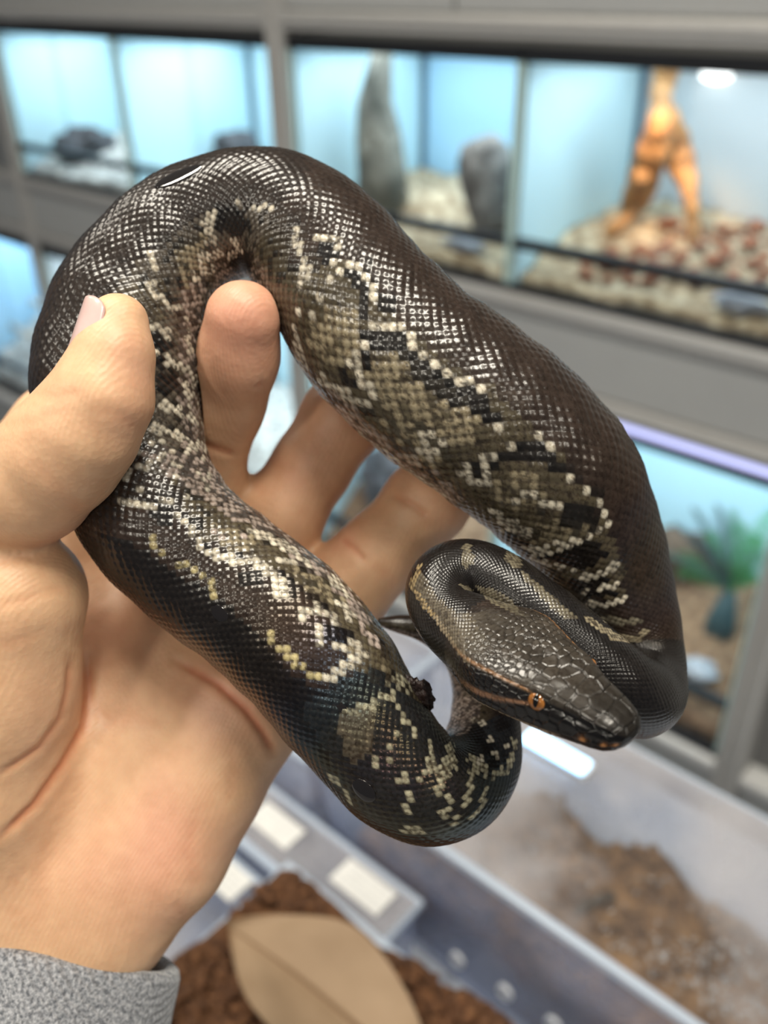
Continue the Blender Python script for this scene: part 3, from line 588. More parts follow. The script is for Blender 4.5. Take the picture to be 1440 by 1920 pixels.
def skin_mat():
    m = bpy.data.materials.new('skin'); m.use_nodes = True; nt = m.node_tree; b = nt.nodes['Principled BSDF']
    def A(nm): a = nt.nodes.new('ShaderNodeAttribute'); a.attribute_name = nm; return a
    ra = A('red'); fa = A('fold')
    mx = nt.nodes.new('ShaderNodeMix'); mx.data_type = 'RGBA'; mx.inputs[6].default_value = (0.76, 0.475, 0.285, 1); mx.inputs[7].default_value = (0.70, 0.33, 0.235, 1)
    nt.links.new(ra.outputs['Fac'], mx.inputs[0])
    mx2 = nt.nodes.new('ShaderNodeMix'); mx2.data_type = 'RGBA'; mx2.blend_type = 'MULTIPLY'; mx2.inputs[7].default_value = (0.86, 0.62, 0.52, 1)
    nt.links.new(mx.outputs[2], mx2.inputs[6]); nt.links.new(fa.outputs['Fac'], mx2.inputs[0])
    tc = nt.nodes.new('ShaderNodeTexCoord')
    n1 = nt.nodes.new('ShaderNodeTexNoise'); n1.inputs['Scale'].default_value = 300; n1.inputs['Detail'].default_value = 4
    mx3 = nt.nodes.new('ShaderNodeMix'); mx3.data_type = 'RGBA'; mx3.blend_type = 'MULTIPLY'; mx3.inputs[0].default_value = .35
    cr = nt.nodes.new('ShaderNodeValToRGB'); cr.color_ramp.elements[0].position = .35; cr.color_ramp.elements[0].color = (.80, .70, .66, 1); cr.color_ramp.elements[1].position = .65; cr.color_ramp.elements[1].color = (1, 1, 1, 1)
    nt.links.new(tc.outputs['Object'], n1.inputs['Vector']); nt.links.new(n1.outputs[0], cr.inputs[0]); nt.links.new(mx2.outputs[2], mx3.inputs[6]); nt.links.new(cr.outputs[0], mx3.inputs[7])
    nt.links.new(mx3.outputs[2], b.inputs['Base Color'])
    b.inputs['Roughness'].default_value = .46; b.inputs['Specular IOR Level'].default_value = .45
    b.inputs['Subsurface Weight'].default_value = .25; b.inputs['Subsurface Radius'].default_value = (1.0, .36, .2); b.inputs['Subsurface Scale'].default_value = .0022
    # ridge lines of the skin: fine wavy bands plus pores
    wv = nt.nodes.new('ShaderNodeTexWave'); wv.inputs['Scale'].default_value = 470; wv.inputs['Distortion'].default_value = 9; wv.inputs['Detail'].default_value = 2; wv.inputs['Detail Scale'].default_value = .12
    vo = nt.nodes.new('ShaderNodeTexVoronoi'); vo.inputs['Scale'].default_value = 1100
    ad = nt.nodes.new('ShaderNodeMath'); ad.operation = 'MULTIPLY_ADD'; ad.inputs[1].default_value = .5
    bp = nt.nodes.new('ShaderNodeBump'); bp.inputs['Strength'].default_value = .26; bp.inputs['Distance'].default_value = .00016
    nt.links.new(tc.outputs['Object'], wv.inputs['Vector']); nt.links.new(tc.outputs['Object'], vo.inputs['Vector'])
    nt.links.new(wv.outputs['Fac'], ad.inputs[0]); nt.links.new(vo.outputs['Distance'], ad.inputs[2]); nt.links.new(ad.outputs[0], bp.inputs['Height']); nt.links.new(bp.outputs[0], b.inputs['Normal'])
    return m
person = empty('person', Vector(W(U(60, 1900, 222) * SC)))
tag(person, 'left hand of a person in a grey knit sleeve holding the dark snake', 'person')
link('hand', hand_me, skin_mat(), person)
def thumb_nail():
    p0 = U(203, 690, 170); p1 = U(221, 570, 171); ax = nrm(p1 - p0); cam_dir = nrm(-p0)
    a0 = nrm(cam_dir - ax * (cam_dir @ ax)); b0 = np.cross(ax, a0)
    if b0[0] > 0: b0 = -b0                       # b0 points to the nail side of the thumb
    V = []; F = []; n, mm = 22, 18; r0, r1 = 7.7, 5.7
    for sgn, off in ((1, .50), (0, -.5)):
        for j in range(mm + 1):
            v = j / mm; w = 1.0 if v < .72 else math.sqrt(max(1e-3, 1 - ((v - .72) / .30) ** 2)); w *= (.90 + .1 * min(1, v * 5))
            for i in range(n + 1):
                u = 2 * i / n - 1; ang = math.radians(72 + 52 * u * w); r = r0 + (r1 - r0) * v + off - (.55 * (abs(u)) ** 3 if sgn else 0) - (.5 * max(0, .15 - v) / .15 if sgn else 0)
                V.append(p0 + (p1 - p0) * (v * .98) + (a0 * math.cos(ang) + b0 * math.sin(ang)) * r)
    k = (n + 1) * (mm + 1)
    for j in range(mm):
        for i in range(n):
            q = j * (n + 1) + i; F.append((q, q + 1, q + n + 2, q + n + 1)); F.append((k + q, k + q + n + 1, k + q + n + 2, k + q + 1))
    for i in range(n):
        q = mm * (n + 1) + i; F.append((q, q + 1, k + q + 1, k + q)); F.append((i, k + i, k + i + 1, i + 1))
    for j in range(mm):
        q = j * (n + 1); F.append((q, q + n + 1, k + q + n + 1, k + q)); q += n; F.append((q, k + q, k + q + n + 1, q + n + 1))
    m = mat('nail', (.72, .43, .39), rough=.28, noise=(160, (.78, .54, .50), .25), coat=.3, sss=.15)
    o = link('thumb_nail', np_mesh('thumb_nail', W(np.array(V) * SC), np.array(F)), m, person); o['label'] = 'pale pink thumb nail'
thumb_nail()
# sleeve: cuff ring, then a tube down the forearm
def sleeve():
    c0 = U(56, 1748, 220); ax = nrm(U(-60, 2250, 232) - U(58, 1738, 220))
    ax = nrm(ax + np.array([0, 0, -.50]))
    e1 = nrm(np.array([1.0, .30, .10])); e1 = nrm(e1 - ax * (ax @ e1)); e2 = np.cross(ax, e1)
    if e2[2] > 0: e2 = -e2                      # e2 points towards the camera
    prof = [(3.5, -3.2), (.9, -3.0), (-.4, -1.6), (-.8, 0), (0, 1.5), (1.6, 2.2), (5, 2.4), (10, 2.6), (14, 3.2), (16, 2.3), (22, 3.6), (32, 5), (46, 6), (66, 7.5), (95, 9)]
    prof = [(12.0, -3.0)] + prof
    n = 128; V = []; F = []
    for j, (z, o) in enumerate(prof):
        for i in range(n):
            a = 2 * math.pi * i / n; wob = 1.2 * math.sin(2 * a + .8) + .8 * math.sin(5 * a + z * .12) + .5 * math.sin(9 * a + 2) * min(1, max(z, 0) / 12)
            V.append(c0 + ax * z + e1 * math.cos(a) * (36.5 + o + .5 * wob) + e2 * math.sin(a) * (26 + o + .7 * wob))
    for j in range(len(prof) - 1):
        for i in range(n): F.append((j * n + i, j * n + (i + 1) % n, (j + 1) * n + (i + 1) % n, (j + 1) * n + i))
    m = bpy.data.materials.new('grey_knit'); m.use_nodes = True; nt = m.node_tree; b = nt.nodes['Principled BSDF']
    tc = nt.nodes.new('ShaderNodeTexCoord'); n1 = nt.nodes.new('ShaderNodeTexNoise'); n1.inputs['Scale'].default_value = 1500; n1.inputs['Detail'].default_value = 3
    cr = nt.nodes.new('ShaderNodeValToRGB'); cr.color_ramp.elements[0].position = .32; cr.color_ramp.elements[0].color = (.10, .11, .13, 1); cr.color_ramp.elements[1].position = .68; cr.color_ramp.elements[1].color = (.42, .43, .46, 1)
    wv = nt.nodes.new('ShaderNodeTexWave'); wv.inputs['Scale'].default_value = 330; wv.inputs['Distortion'].default_value = 2.5; wv.inputs['Detail'].default_value = 2; wv.bands_direction = 'DIAGONAL'
    bp = nt.nodes.new('ShaderNodeBump'); bp.inputs['Strength'].default_value = .7; bp.inputs['Distance'].default_value = .0006
    nt.links.new(tc.outputs['Object'], n1.inputs['Vector']); nt.links.new(tc.outputs['Object'], wv.inputs['Vector']); nt.links.new(n1.outputs[0], cr.inputs[0]); nt.links.new(cr.outputs[0], b.inputs['Base Color'])
    ad = nt.nodes.new('ShaderNodeMath'); ad.operation = 'ADD'; nt.links.new(n1.outputs[0], ad.inputs[0]); nt.links.new(wv.outputs['Fac'], ad.inputs[1])
    nt.links.new(ad.outputs[0], bp.inputs['Height']); nt.links.new(bp.outputs[0], b.inputs['Normal']); b.inputs['Roughness'].default_value = .95; b.inputs['Sheen Weight'].default_value = .4
    o = link('sleeve', np_mesh('sleeve', W(np.array(V) * SC), np.array(F)), m, person); o['label'] = 'heather grey knit cuff'
sleeve()
# ================================================================== snake: body mesh with every scale raised
NS = 46; RES = 5; NU = NS * RES                      # scales per ring, vertices per scale
reff = np.maximum(cR, 4.2)
HEADLEN = KEYS[4]                                     # arc length of the head
# frames: parallel transport, then roll so that the back faces as listed
Aframe = np.zeros_like(cP); a = np.cross(cT[0], [0, 1, 0]); a /= np.linalg.norm(a); Aframe[0] = a
for i in range(1, len(cP)):
    a = a - cT[i] * (a @ cT[i]); a /= np.linalg.norm(a); Aframe[i] = a
Bframe = np.cross(cT, Aframe)
ks, kr = [], []
for k, p in enumerate(SPINE):
    if p[4] is None: continue
    i = int(np.argmin(abs(sS - KEYS[k]))); T = cT[i]; v = -cP[i] / np.linalg.norm(cP[i]); ta = nrm(v - T * (v @ T))
    rh = np.array([-T[1], T[0], 0.0]); rh = nrm(rh - T * (rh @ T))          # right hand of travel as seen in the picture (y runs down)
    ph = math.radians(p[4]); dvec = ta * math.cos(ph) + rh * math.sin(ph)
    ks.append(KEYS[k]); kr.append(math.atan2(dvec @ Bframe[i], dvec @ Aframe[i]))
kr = np.unwrap(kr); roll = np.interp(sS, ks, kr)
roll = gsm(roll[:, None], 14)[:, 0]
DOR = Aframe * np.cos(roll)[:, None] + Bframe * np.sin(roll)[:, None]; LAT = np.cross(cT, DOR)
vrow = np.r_[0, np.cumsum(np.diff(sS) * NS / (2 * math.pi * .5 * (reff[1:] + reff[:-1])))]
NV = int(vrow[-1]) * 2 * RES
vv = np.arange(NV + 1) / (2 * RES); s_v = np.interp(vv, vrow, sS)
def I(A): return np.column_stack([np.interp(s_v, sS, A[:, j]) for j in range(3)])
P0, D0, L0, T0 = I(cP), I(DOR), I(LAT), I(cT); R0 = np.interp(s_v, sS, cR)
for A_ in (D0, L0): A_ /= np.linalg.norm(A_, axis=1)[:, None]
UU, VVg = np.meshgrid(np.arange(NU) / RES, vv); UU = UU + (np.arange(NV + 1) % 2)[:, None] * .5 / RES   # every other row shifted: mesh lines follow the scale edges
TH = 2 * math.pi * UU / NS; SV = np.repeat(s_v[:, None], NU, 1)          # 0 = back, pi = belly
psi = np.abs((TH + math.pi) % (2 * math.pi) - math.pi)         # angle from the back
# ---- cross section: head profile in front, round body behind
t = s_v / HEADLEN
hx = [0, .012, .04, .08, .14, .22, .32, .42, .55, .70, .82, .92, 1.0, 1.12]
hw = [.1, 2.4, 3.8, 4.7, 5.4, 6.0, 7.0, 7.9, 9.2, 10.4, 10.2, 9.0, 8.0, 7.2]
ht = [.1, 1.5, 2.4, 3.1, 3.7, 4.3, 5.1, 5.4, 5.9, 6.3, 6.6, 6.8, 6.9, 7.0]
hb = [.1, 1.8, 3.2, 4.3, 5.2, 6.0, 6.8, 7.2, 7.5, 7.7, 7.6, 7.4, 7.2, 7.0]
blend = np.clip((t - .92) / .25, 0, 1); blend = blend * blend * (3 - 2 * blend)
def prof(v): return np.interp(t, hx, v) * (1 - blend) + R0 * blend
wv_, htv, hbv = prof(hw), prof(ht), prof(hb); ex = .80 * (1 - blend) + blend
tailt = np.clip((s_v - SLEN * .90) / (SLEN * .1), 0, 1)
ct, st = np.cos(TH), np.sin(TH); e_ = ex[:, None]
cx_ = np.sign(ct) * np.abs(ct) ** e_; sx_ = np.sign(st) * np.abs(st) ** e_
H_ = np.where(ct > 0, htv[:, None], hbv[:, None]) * cx_
Wd = wv_[:, None] * sx_
headm = (1 - blend)[:, None]
# gentle muscle undulation of the body, cheeks and brow on the head
bodyw = 1 + blend[:, None] * (.008 * np.sin(SV * .33 + 2 * TH) + .006 * np.sin(SV * .71 - TH))
tt = t[:, None]
brow = .75 * np.exp(-((tt - .40) / .07) ** 2 - ((psi - .80) / .26) ** 2); temple = .9 * np.exp(-((tt - .72) / .18) ** 2 - ((psi - .95) / .4) ** 2)
lore = -.6 * np.exp(-((tt - .24) / .13) ** 2 - ((psi - 1.15) / .22) ** 2); furrow = -.35 * np.exp(-((psi) / .16) ** 2) * np.exp(-((tt - .5) / .3) ** 2)
socket = -.7 * np.exp(-((tt - .40) / .035) ** 2 - ((psi - 1.12) / .20) ** 2)
mouth_psi = np.interp(tt, [0, .06, .2, .4, .6, .8, .9], [1.75, 1.85, 1.95, 2.0, 2.0, 1.92, 1.9])
mouth = -.40 * np.exp(-((psi - mouth_psi) / .045) ** 2) * np.clip((.88 - tt) / .1, 0, 1) + .28 * np.exp(-((psi - mouth_psi + .16) / .10) ** 2) * np.clip((.88 - tt) / .1, 0, 1)
nostril = -.55 * np.exp(-((tt - .075) / .016) ** 2 - ((psi - 1.0) / .10) ** 2)
pits = 0
for k_, tp in enumerate([.035, .085, .135]): pits = pits - .35 * np.exp(-((tt - tp) / .014) ** 2 - ((psi - mouth_psi + .22) / .07) ** 2)
hdisp = headm * (brow + temple + lore + furrow + socket + mouth + nostril + pits)
# ---- scales
ua = np.round(UU); va = np.round(VVg); da = np.abs(UU - ua) + np.abs(VVg - va)
ub = np.floor(UU) + .5; vb = np.floor(VVg) + .5; db = np.abs(UU - ub) + np.abs(VVg - vb)
useb = db < da; cu = np.where(useb, ub, ua); cv = np.where(useb, vb, va)
du = UU - cu; dv = VVg - cv; m1 = 2 * (np.abs(du) + np.abs(dv)); m2 = 2.0 * np.sqrt(du * du + dv * dv)
mm_ = .62 * m1 + .38 * m2
dome = 1 - np.clip(mm_, 0, 1) ** 3.6
scale_w = (2 * math.pi * R0 / NS)[:, None]
# belly: broad plates instead of diamonds
belly = np.clip((psi - 2.50) / .12, 0, 1) * blend[:, None]
fr = VVg * .8 % 1.0; plate = 1 - np.abs(2 * fr - 1) ** 6
dome_all = dome * (1 - belly) + plate * belly * .8
# head plates: irregular cells, larger towards the snout
hs = []
tcur = .02
while tcur < 1.15:
    size = np.interp(tcur, [0, .15, .4, .6, 1.1], [.085, .085, .062, .040, .030]); n_ = max(8, int(2 * math.pi * np.interp(tcur, hx, hw) / (size * HEADLEN) * .92))
    ph0 = 0.5 * (len(hs) % 2)
    for q in range(n_):
        hs.append((tcur + rng.normal(0, .16) * size, (q + ph0 + rng.normal(0, .13)) / n_ * 2 * math.pi))
    tcur += size * .86
hs = np.array(hs); nh = int(np.sum(t < 1.18)); wl = np.interp(hs[:, 0], hx, hw)
HX = np.column_stack([(hs[:, 0] * HEADLEN), np.cos(hs[:, 1]) * wl, np.sin(hs[:, 1]) * wl])
gxh = np.column_stack([np.repeat(t[:nh] * HEADLEN, NU), (np.cos(TH[:nh]) * np.interp(t[:nh], hx, hw)[:, None]).ravel(), (np.sin(TH[:nh]) * np.interp(t[:nh], hx, hw)[:, None]).ravel()])
f1 = np.zeros(nh * NU); f2 = np.zeros(nh * NU); fid = np.zeros(nh * NU, int)
for c0 in range(0, nh * NU, 8000):
    D = ((gxh[c0:c0 + 8000, None] - HX[None]) ** 2).sum(2); part = np.argpartition(D, 1, axis=1)[:, :2]
    v0 = np.take_along_axis(D, part, 1); o_ = np.argsort(v0, 1); part = np.take_along_axis(part, o_, 1); v0 = np.sqrt(np.take_along_axis(v0, o_, 1))
    f1[c0:c0 + 8000], f2[c0:c0 + 8000] = v0.T; fid[c0:c0 + 8000] = part[:, 0]
edge = np.clip((f2 - f1) / .42, 0, 1); edge = 1 - (1 - edge) ** 2
hplate = np.ones_like(TH); hplate[:nh] = edge.reshape(nh, NU)
hid = np.zeros(TH.shape, int); hid[:nh] = fid.reshape(nh, NU)
hpl_w = 1 - np.clip((t - .72) / .22, 0, 1)[:, None]            # big plates fade into small scales behind the jaw
tilt_h = np.zeros_like(TH); tilt_h[:nh] = (hash3(fid * 1.0, fid * 2.0, 5.0)).reshape(nh, NU)
amp_s = .15 * scale_w * (1 - hpl_w) ; rel = amp_s * (dome_all - .6)
tail_side = 0
rel = rel + hpl_w * (.30 * (hplate - .7) + .10 * (tilt_h - .5)) * np.clip(tt / .06, .25, 1)
Vg = P0[:, None, :] + D0[:, None, :] * (H_ * bodyw)[..., None] + L0[:, None, :] * (Wd * bodyw)[..., None]
# blunt nose: rows near the tip bow forward
rad_dir = D0[:, None, :] * (cx_ * wv_[:, None])[..., None] + L0[:, None, :] * (sx_ * np.where(ct > 0, htv[:, None], hbv[:, None]))[..., None]
rad_dir /= np.linalg.norm(rad_dir, axis=2)[..., None] + 1e-9
Vbase = Vg + rad_dir * hdisp[..., None]
Vg = Vbase + rad_dir * rel[..., None]
# ---- colour pattern, one colour per scale, traced for the side in view and mottled at random elsewhere
Ny = np.roll(Vbase, -2, 0) - np.roll(Vbase, 2, 0); Ny[:2] = Vbase[2:4] - Vbase[:2]; Ny[-2:] = Vbase[-2:] - Vbase[-4:-2]
NRM = np.cross(np.roll(Vbase, -1, 1) - np.roll(Vbase, 1, 1), Ny); NRM /= np.linalg.norm(NRM, axis=2)[..., None] + 1e-9
if np.sum(NRM * rad_dir) < 0: NRM = -NRM
face_ = -np.sum(NRM * Vbase, 2) / np.linalg.norm(Vbase, axis=2)
cI = np.clip(np.round(cv * 2 * RES).astype(int), 0, NV); cJ = np.where(cI % 2 == 1, np.round(cu * RES - .5), np.round(cu * RES)).astype(int) % NU
PX = Vbase[..., 0] / Vbase[..., 2] * FPX + CX; PY = Vbase[..., 1] / Vbase[..., 2] * FPX + CY
# all scale centres
rows_a, cols_a = np.meshgrid(np.arange(0, NV + 1, 2 * RES), np.arange(0, NU, RES), indexing='ij'); rows_b, cols_b = np.meshgrid(np.arange(RES, NV, 2 * RES), np.arange(RES // 2, NU, RES), indexing='ij')
ci = np.r_[rows_a.ravel(), rows_b.ravel()]; cj = np.r_[cols_a.ravel(), cols_b.ravel()]; nc = len(ci)
lut = np.zeros((NV + 1, NU), np.int32); lut[ci, cj] = np.arange(nc); SID = lut[cI, cJ]
qx, qy, qf, qs, qpsi = PX[ci, cj], PY[ci, cj], face_[ci, cj], s_v[ci], psi[ci, cj]; Pc = Vbase[ci, cj]; hsh = hash3(ci * 1.0, cj * 1.0, 3.0); hsh2 = hash3(ci * 2.0, cj * 3.0, 8.0)
def K(i): return KEYS[i]
ZONE = {'head': (0, K(5)), 'neck': (K(3), K(13)), 'up': (K(12), K(25)), 'left': (K(22), K(30)), 'low': (K(27), K(36)), 'bot': (K(33), K(40)), 'tail': (K(38), SLEN)}
def zm(z):
    a_, b_ = ZONE[z]; return (qs >= a_) & (qs <= b_) & (qf > .02)
BLACK, BROWN, DORSAL = np.array([.0075, .0065, .0065]), np.array([.030, .020, .0155]), np.array([.017, .0125, .0105])
TAN, OLIVE, CREAM, PINK, YEL, GREY = np.array([.31, .262, .172]), np.array([.085, .070, .044]), np.array([.62, .57, .46]), np.array([.40, .33, .29]), np.array([.46, .39, .20]), np.array([.10, .086, .068])
def lerp(A, B, w): w = np.asarray(w)[..., None]; return A * (1 - w) + B * w
# untraced ground: dark back, olive flank, pale speckled belly edge
n1 = vnoise(Pc, .11); n2 = vnoise(Pc + 31, .22); n3 = vnoise(Pc + 57, .45)
w1 = np.clip((qpsi - 1.15 + .5 * (n1 - .5)) / .55, 0, 1)
colc = lerp(np.repeat(DORSAL[None], nc, 0), OLIVE, w1 * (.55 + .45 * n2))
colc = lerp(colc, BROWN, np.clip((n1 - .45) * 5, 0, 1) * (1 - w1) * .8)
w2 = np.clip((qpsi - 1.95 + .35 * (n2 - .5)) / .40, 0, 1); colc = lerp(colc, PINK, w2 * (.35 + .65 * (hsh > .38)))
colc = lerp(colc, BLACK, ((hsh2 > .80) & (qpsi > 1.5)) * .75)
lines_d = np.full(nc, 1e9)
back = qf <= .02                                           # the side away from the photograph: similar random marks
colc = lerp(colc, CREAM, (back & (qpsi > .9) & (np.abs(n1 - .5) < .035)) * .9); colc = lerp(colc, BLACK, (back & (n2 > .62) & (qpsi < 2.2)) * .85)
def poly_in(px, py, pts):
    ins = np.zeros(len(px), bool); n = len(pts)
    for i in range(n):
        x0, y0 = pts[i]; x1, y1 = pts[(i + 1) % n]
        if y0 == y1: continue
        ins ^= ((y0 > py) != (y1 > py)) & (px < (x1 - x0) * (py - y0) / (y1 - y0) + x0)
    return ins
def area_c(z, pts, colr, mix=1.0, ragged=10, spot=0.0, spotc=None):
    global colc
    jx = qx + (n3 - .5) * 2 * ragged; jy = qy + (n2 - .5) * 2 * ragged
    m = poly_in(jx, jy, pts) & zm(z); colc = lerp(colc, colr, m * mix)
    if spot: colc = lerp(colc, BLACK if spotc is None else spotc, (m & (hsh < spot)) * .8)
def line_c(z, pts, wd=7, colr=None, keep=.92):
    global colc
    q, _ = seg_dist(qx + (hsh - .5) * 3, qy + (hsh2 - .5) * 3, pts); m = zm(z) & (q < wd) & (hsh2 < keep)
    colc = lerp(colc, CREAM if colr is None else colr, m * (.72 + .28 * hsh)); 
# big dark and pale fields of the upper loop
area_c('up', [(520,560),(640,470),(720,560),(900,690),(1010,790),(1090,900),(1150,1000),(1180,1130),(1000,1060),(930,1010),(860,965),(760,890),(680,830),(590,735),(525,650)], OLIVE, .85, 14)
area_c('up', [(530,500),(640,440),(700,480),(720,570),(780,630),(930,735),(1030,830),(1130,930),(1180,1040),(1200,1190),(1290,1290),(1300,900),(1160,740),(960,580),(800,440),(700,330),(560,260),(400,250),(420,340),(500,370),(580,420)], BROWN, .9, 8)
area_c('up', [(560,630),(620,570),(672,580),(680,640),(640,690),(600,690)], TAN, .85, 12, .2, OLIVE)
area_c('up', [(690,660),(760,650),(830,720),(905,790),(880,850),(800,800),(740,790),(700,740)], TAN, .85, 14, .22, OLIVE)
area_c('up', [(720,790),(790,800),(860,850),(800,890),(740,850)], TAN, .85, 12, .15)
area_c('up', [(925,890),(1000,880),(1030,920),(985,955),(930,950)], TAN, .6, 10, .2, OLIVE)
area_c('up', [(1000,985),(1080,965),(1120,985),(1060,1010),(1000,1015)], TAN, .5, 10, .2)
area_c('up', [(528,600),(560,690),(640,770),(740,860),(860,945),(960,1020),(930,1010),(850,968),(750,892),(660,815),(590,738),(520,655)], PINK, .75, 10, .25)
area_c('up', [(560,660),(640,740),(700,790),(800,880),(870,930),(850,968),(750,892),(660,815),(590,738)], PINK, .55, 12, .3)
for p in ([(640,512),(672,500),(690,520),(697,560),(685,600),(668,590),(676,550),(660,530)], [(680,622),(712,612),(755,618),(790,660),(830,700),(900,740),(952,790),(945,815),(890,780),(820,745),(770,690),(730,650),(690,660)],
          [(640,690),(670,712),(660,738),(640,725)], [(672,650),(692,665),(698,705),(680,700)], [(590,460),(620,448),(640,470),(628,500),(605,500),(588,480)], [(700,540),(735,545),(740,580),(712,585)],
          [(915,850),(965,830),(1000,815),(1040,845),(1058,880),(1000,870),(945,870),(920,895)], [(1050,945),(1090,935),(1125,960),(1130,1000),(1090,985),(1050,980)], [(1040,1030),(1120,1015),(1140,1045),(1090,1070),(1020,1050)], [(1060,1085),(1140,1080),(1165,1110),(1100,1120)],
          [(880,870),(895,870),(900,895),(880,905)], [(955,995),(1000,1030),(1060,1060),(1000,1050),(940,1010)]):
    area_c('up', p, BLACK, .95, 4)
for p, w in (([(641,507),(667,496),(682,502),(693,522),(700,546),(703,564)], 6), ([(625,525),(612,538),(599,551),(588,569),(578,595)], 8), ([(687,613),(708,606),(734,608),(755,612),(776,642),(792,666),(823,686),(854,712),(885,720),(917,738)], 7),
             ([(680,640),(664,680),(669,707),(693,723),(700,744),(677,759),(651,744),(625,725),(604,712)], 9), ([(690,650),(690,640)], 10), ([(940,801),(944,806)], 9), ([(971,809),(992,806),(1013,817),(1034,832)], 6),
             ([(963,827),(943,843),(911,853),(906,884),(917,905),(890,900),(864,890),(872,863)], 9), ([(1057,934),(1078,929),(1099,923),(1125,942),(1138,965),(1143,978)], 6.5), ([(1050,950),(1020,948),(990,926),(960,946)], 7), ([(930,960),(968,983),(985,1000),(940,985)], 10),
             ([(1125,994),(1115,1007),(1073,1015),(1047,1025),(1016,1033),(985,1024)], 8), ([(1151,1061),(1125,1077),(1089,1082),(1052,1067),(1000,1046)], 7), ([(1167,1093),(1125,1103),(1089,1113)], 6), ([(1180,1118),(1135,1135),(1105,1132)], 6),
             ([(590,735),(650,800),(740,865),(830,930)], 7), ([(560,590),(552,640),(570,690)], 8), ([(592,449),(629,441),(637,474),(622,500)], 6), ([(555,430),(560,470),(575,510),(560,540)], 8), ([(1068,880),(1066,900)], 7)):
    line_c('up', p, w, keep=.86)
q_ = np.hypot(qx - 807, qy - 836); m_ = zm('up') & (q_ > 11) & (q_ < 26); colc = lerp(colc, CREAM, m_ * .9); colc = lerp(colc, BLACK, (zm('up') & (q_ <= 11)) * .8)
for x_, y_, r_ in ((768,836,12), (795,875,11), (740,820,9), (870,800,10), (690,770,12), (1010,960,9)): colc = lerp(colc, BLACK * 1.6, (zm('up') & (np.hypot(qx - x_, qy - y_) < r_)) * .8)
# top of the loop and left leg
area_c('left', [(60,900),(60,640),(130,480),(240,350),(400,270),(560,270),(600,400),(520,395),(430,375),(330,430),(250,500),(215,560),(200,700),(150,800)], DORSAL * 1.25, .9, 8)
area_c('left', [(215,560),(260,490),(340,430),(430,385),(530,400),(560,470),(530,560),(480,500),(420,500),(385,560),(375,760),(400,900),(280,880),(230,700)], GREY, .8, 14, .22)
area_c('left', [(340,540),(385,520),(380,640),(372,760),(395,880),(340,850),(335,700)], PINK, .62, 12, .35)
area_c('left', [(320,470),(380,440),(395,500),(340,540)], TAN, .7, 12, .2)
area_c('left', [(240,540),(290,520),(320,560),(300,600),(260,600)], OLIVE, .8, 12, .2)
for p in ([(285,620),(305,622),(315,650),(300,660),(285,650)], [(285,670),(315,668),(312,690),(288,695)], [(400,380),(440,385),(470,420),(440,450),(400,430)], [(300,545),(330,560),(335,590),(310,580)], [(285,705),(330,700),(345,730),(300,740)], [(430,480),(470,470),(520,480),(500,505),(440,510)]): area_c('left', p, BLACK, .9, 6)
for p, w in (([(475,393),(508,387),(533,399),(550,412),(575,416)], 6), ([(425,376),(450,379)], 5), ([(396,403),(383,424),(396,453),(379,482),(412,474)], 10), ([(279,528),(296,553),(317,570),(337,578)], 7), ([(300,515),(285,480)], 7), ([(370,515),(392,508)], 10), ([(270,620),(287,612),(308,616),(317,641)], 6),
             ([(287,662),(321,662)], 6), ([(317,678),(345,690),(367,712)], 9), ([(350,600),(355,660)], 7), ([(300,760),(340,770),(370,790)], 9), ([(290,800),(330,815),(380,840)], 9), ([(440,455),(450,470),(430,480)], 7), ([(350,720),(365,760)], 9)): line_c('left', p, w, keep=.8)
# lower diagonal
area_c('low', [(120,980),(230,930),(330,960),(380,1030),(500,1060),(600,1140),(680,1220),(720,1290),(700,1340),(640,1340),(560,1270),(480,1190),(400,1120),(300,1060),(200,1040)], BROWN, .92, 8)
area_c('low', [(330,900),(420,940),(520,1000),(610,1060),(680,1140),(730,1240),(690,1240),(640,1170),(560,1090),(470,1040),(380,1020),(350,970)], OLIVE, .9, 12, .12)
area_c('low', [(390,985),(440,985),(480,1020),(440,1040),(400,1020)], TAN, .75, 12, .15)
area_c('low', [(540,1050),(600,1080),(650,1130),(620,1140),(570,1100)], TAN, .7, 12, .2)
area_c('low', [(640,1215),(700,1200),(730,1260),(700,1280),(650,1260)], OLIVE * 1.2, .8, 12, .2, TAN)
area_c('low', [(280,820),(400,870),(430,930),(520,985),(620,1060),(700,1160),(680,1150),(600,1085),(500,1010),(420,960),(330,900),(270,850)], PINK, .75, 8, .38)
area_c('low', [(130,1000),(240,1010),(290,1045),(330,1075),(390,1100),(480,1185),(520,1235),(580,1290),(640,1350),(640,1430),(600,1440),(480,1320),(330,1165),(200,1085)], BLACK, .9, 6)
for p in ([(441,1068),(480,1062),(500,1085),(492,1104),(455,1100)], [(611,1174),(655,1172),(662,1200),(630,1208),(612,1196)], [(370,1000),(400,1030),(470,1040),(440,1050),(390,1035)], [(350,965),(375,970),(385,1000),(365,995)], [(500,1060),(540,1080),(560,1120),(530,1110)], [(580,1140),(610,1130),(625,1145),(600,1155)], [(270,955),(325,950),(330,985),(290,985)], [(640,1270),(700,1280),(720,1310),(650,1330),(590,1300)]): area_c('low', p, BLACK, .92, 4)
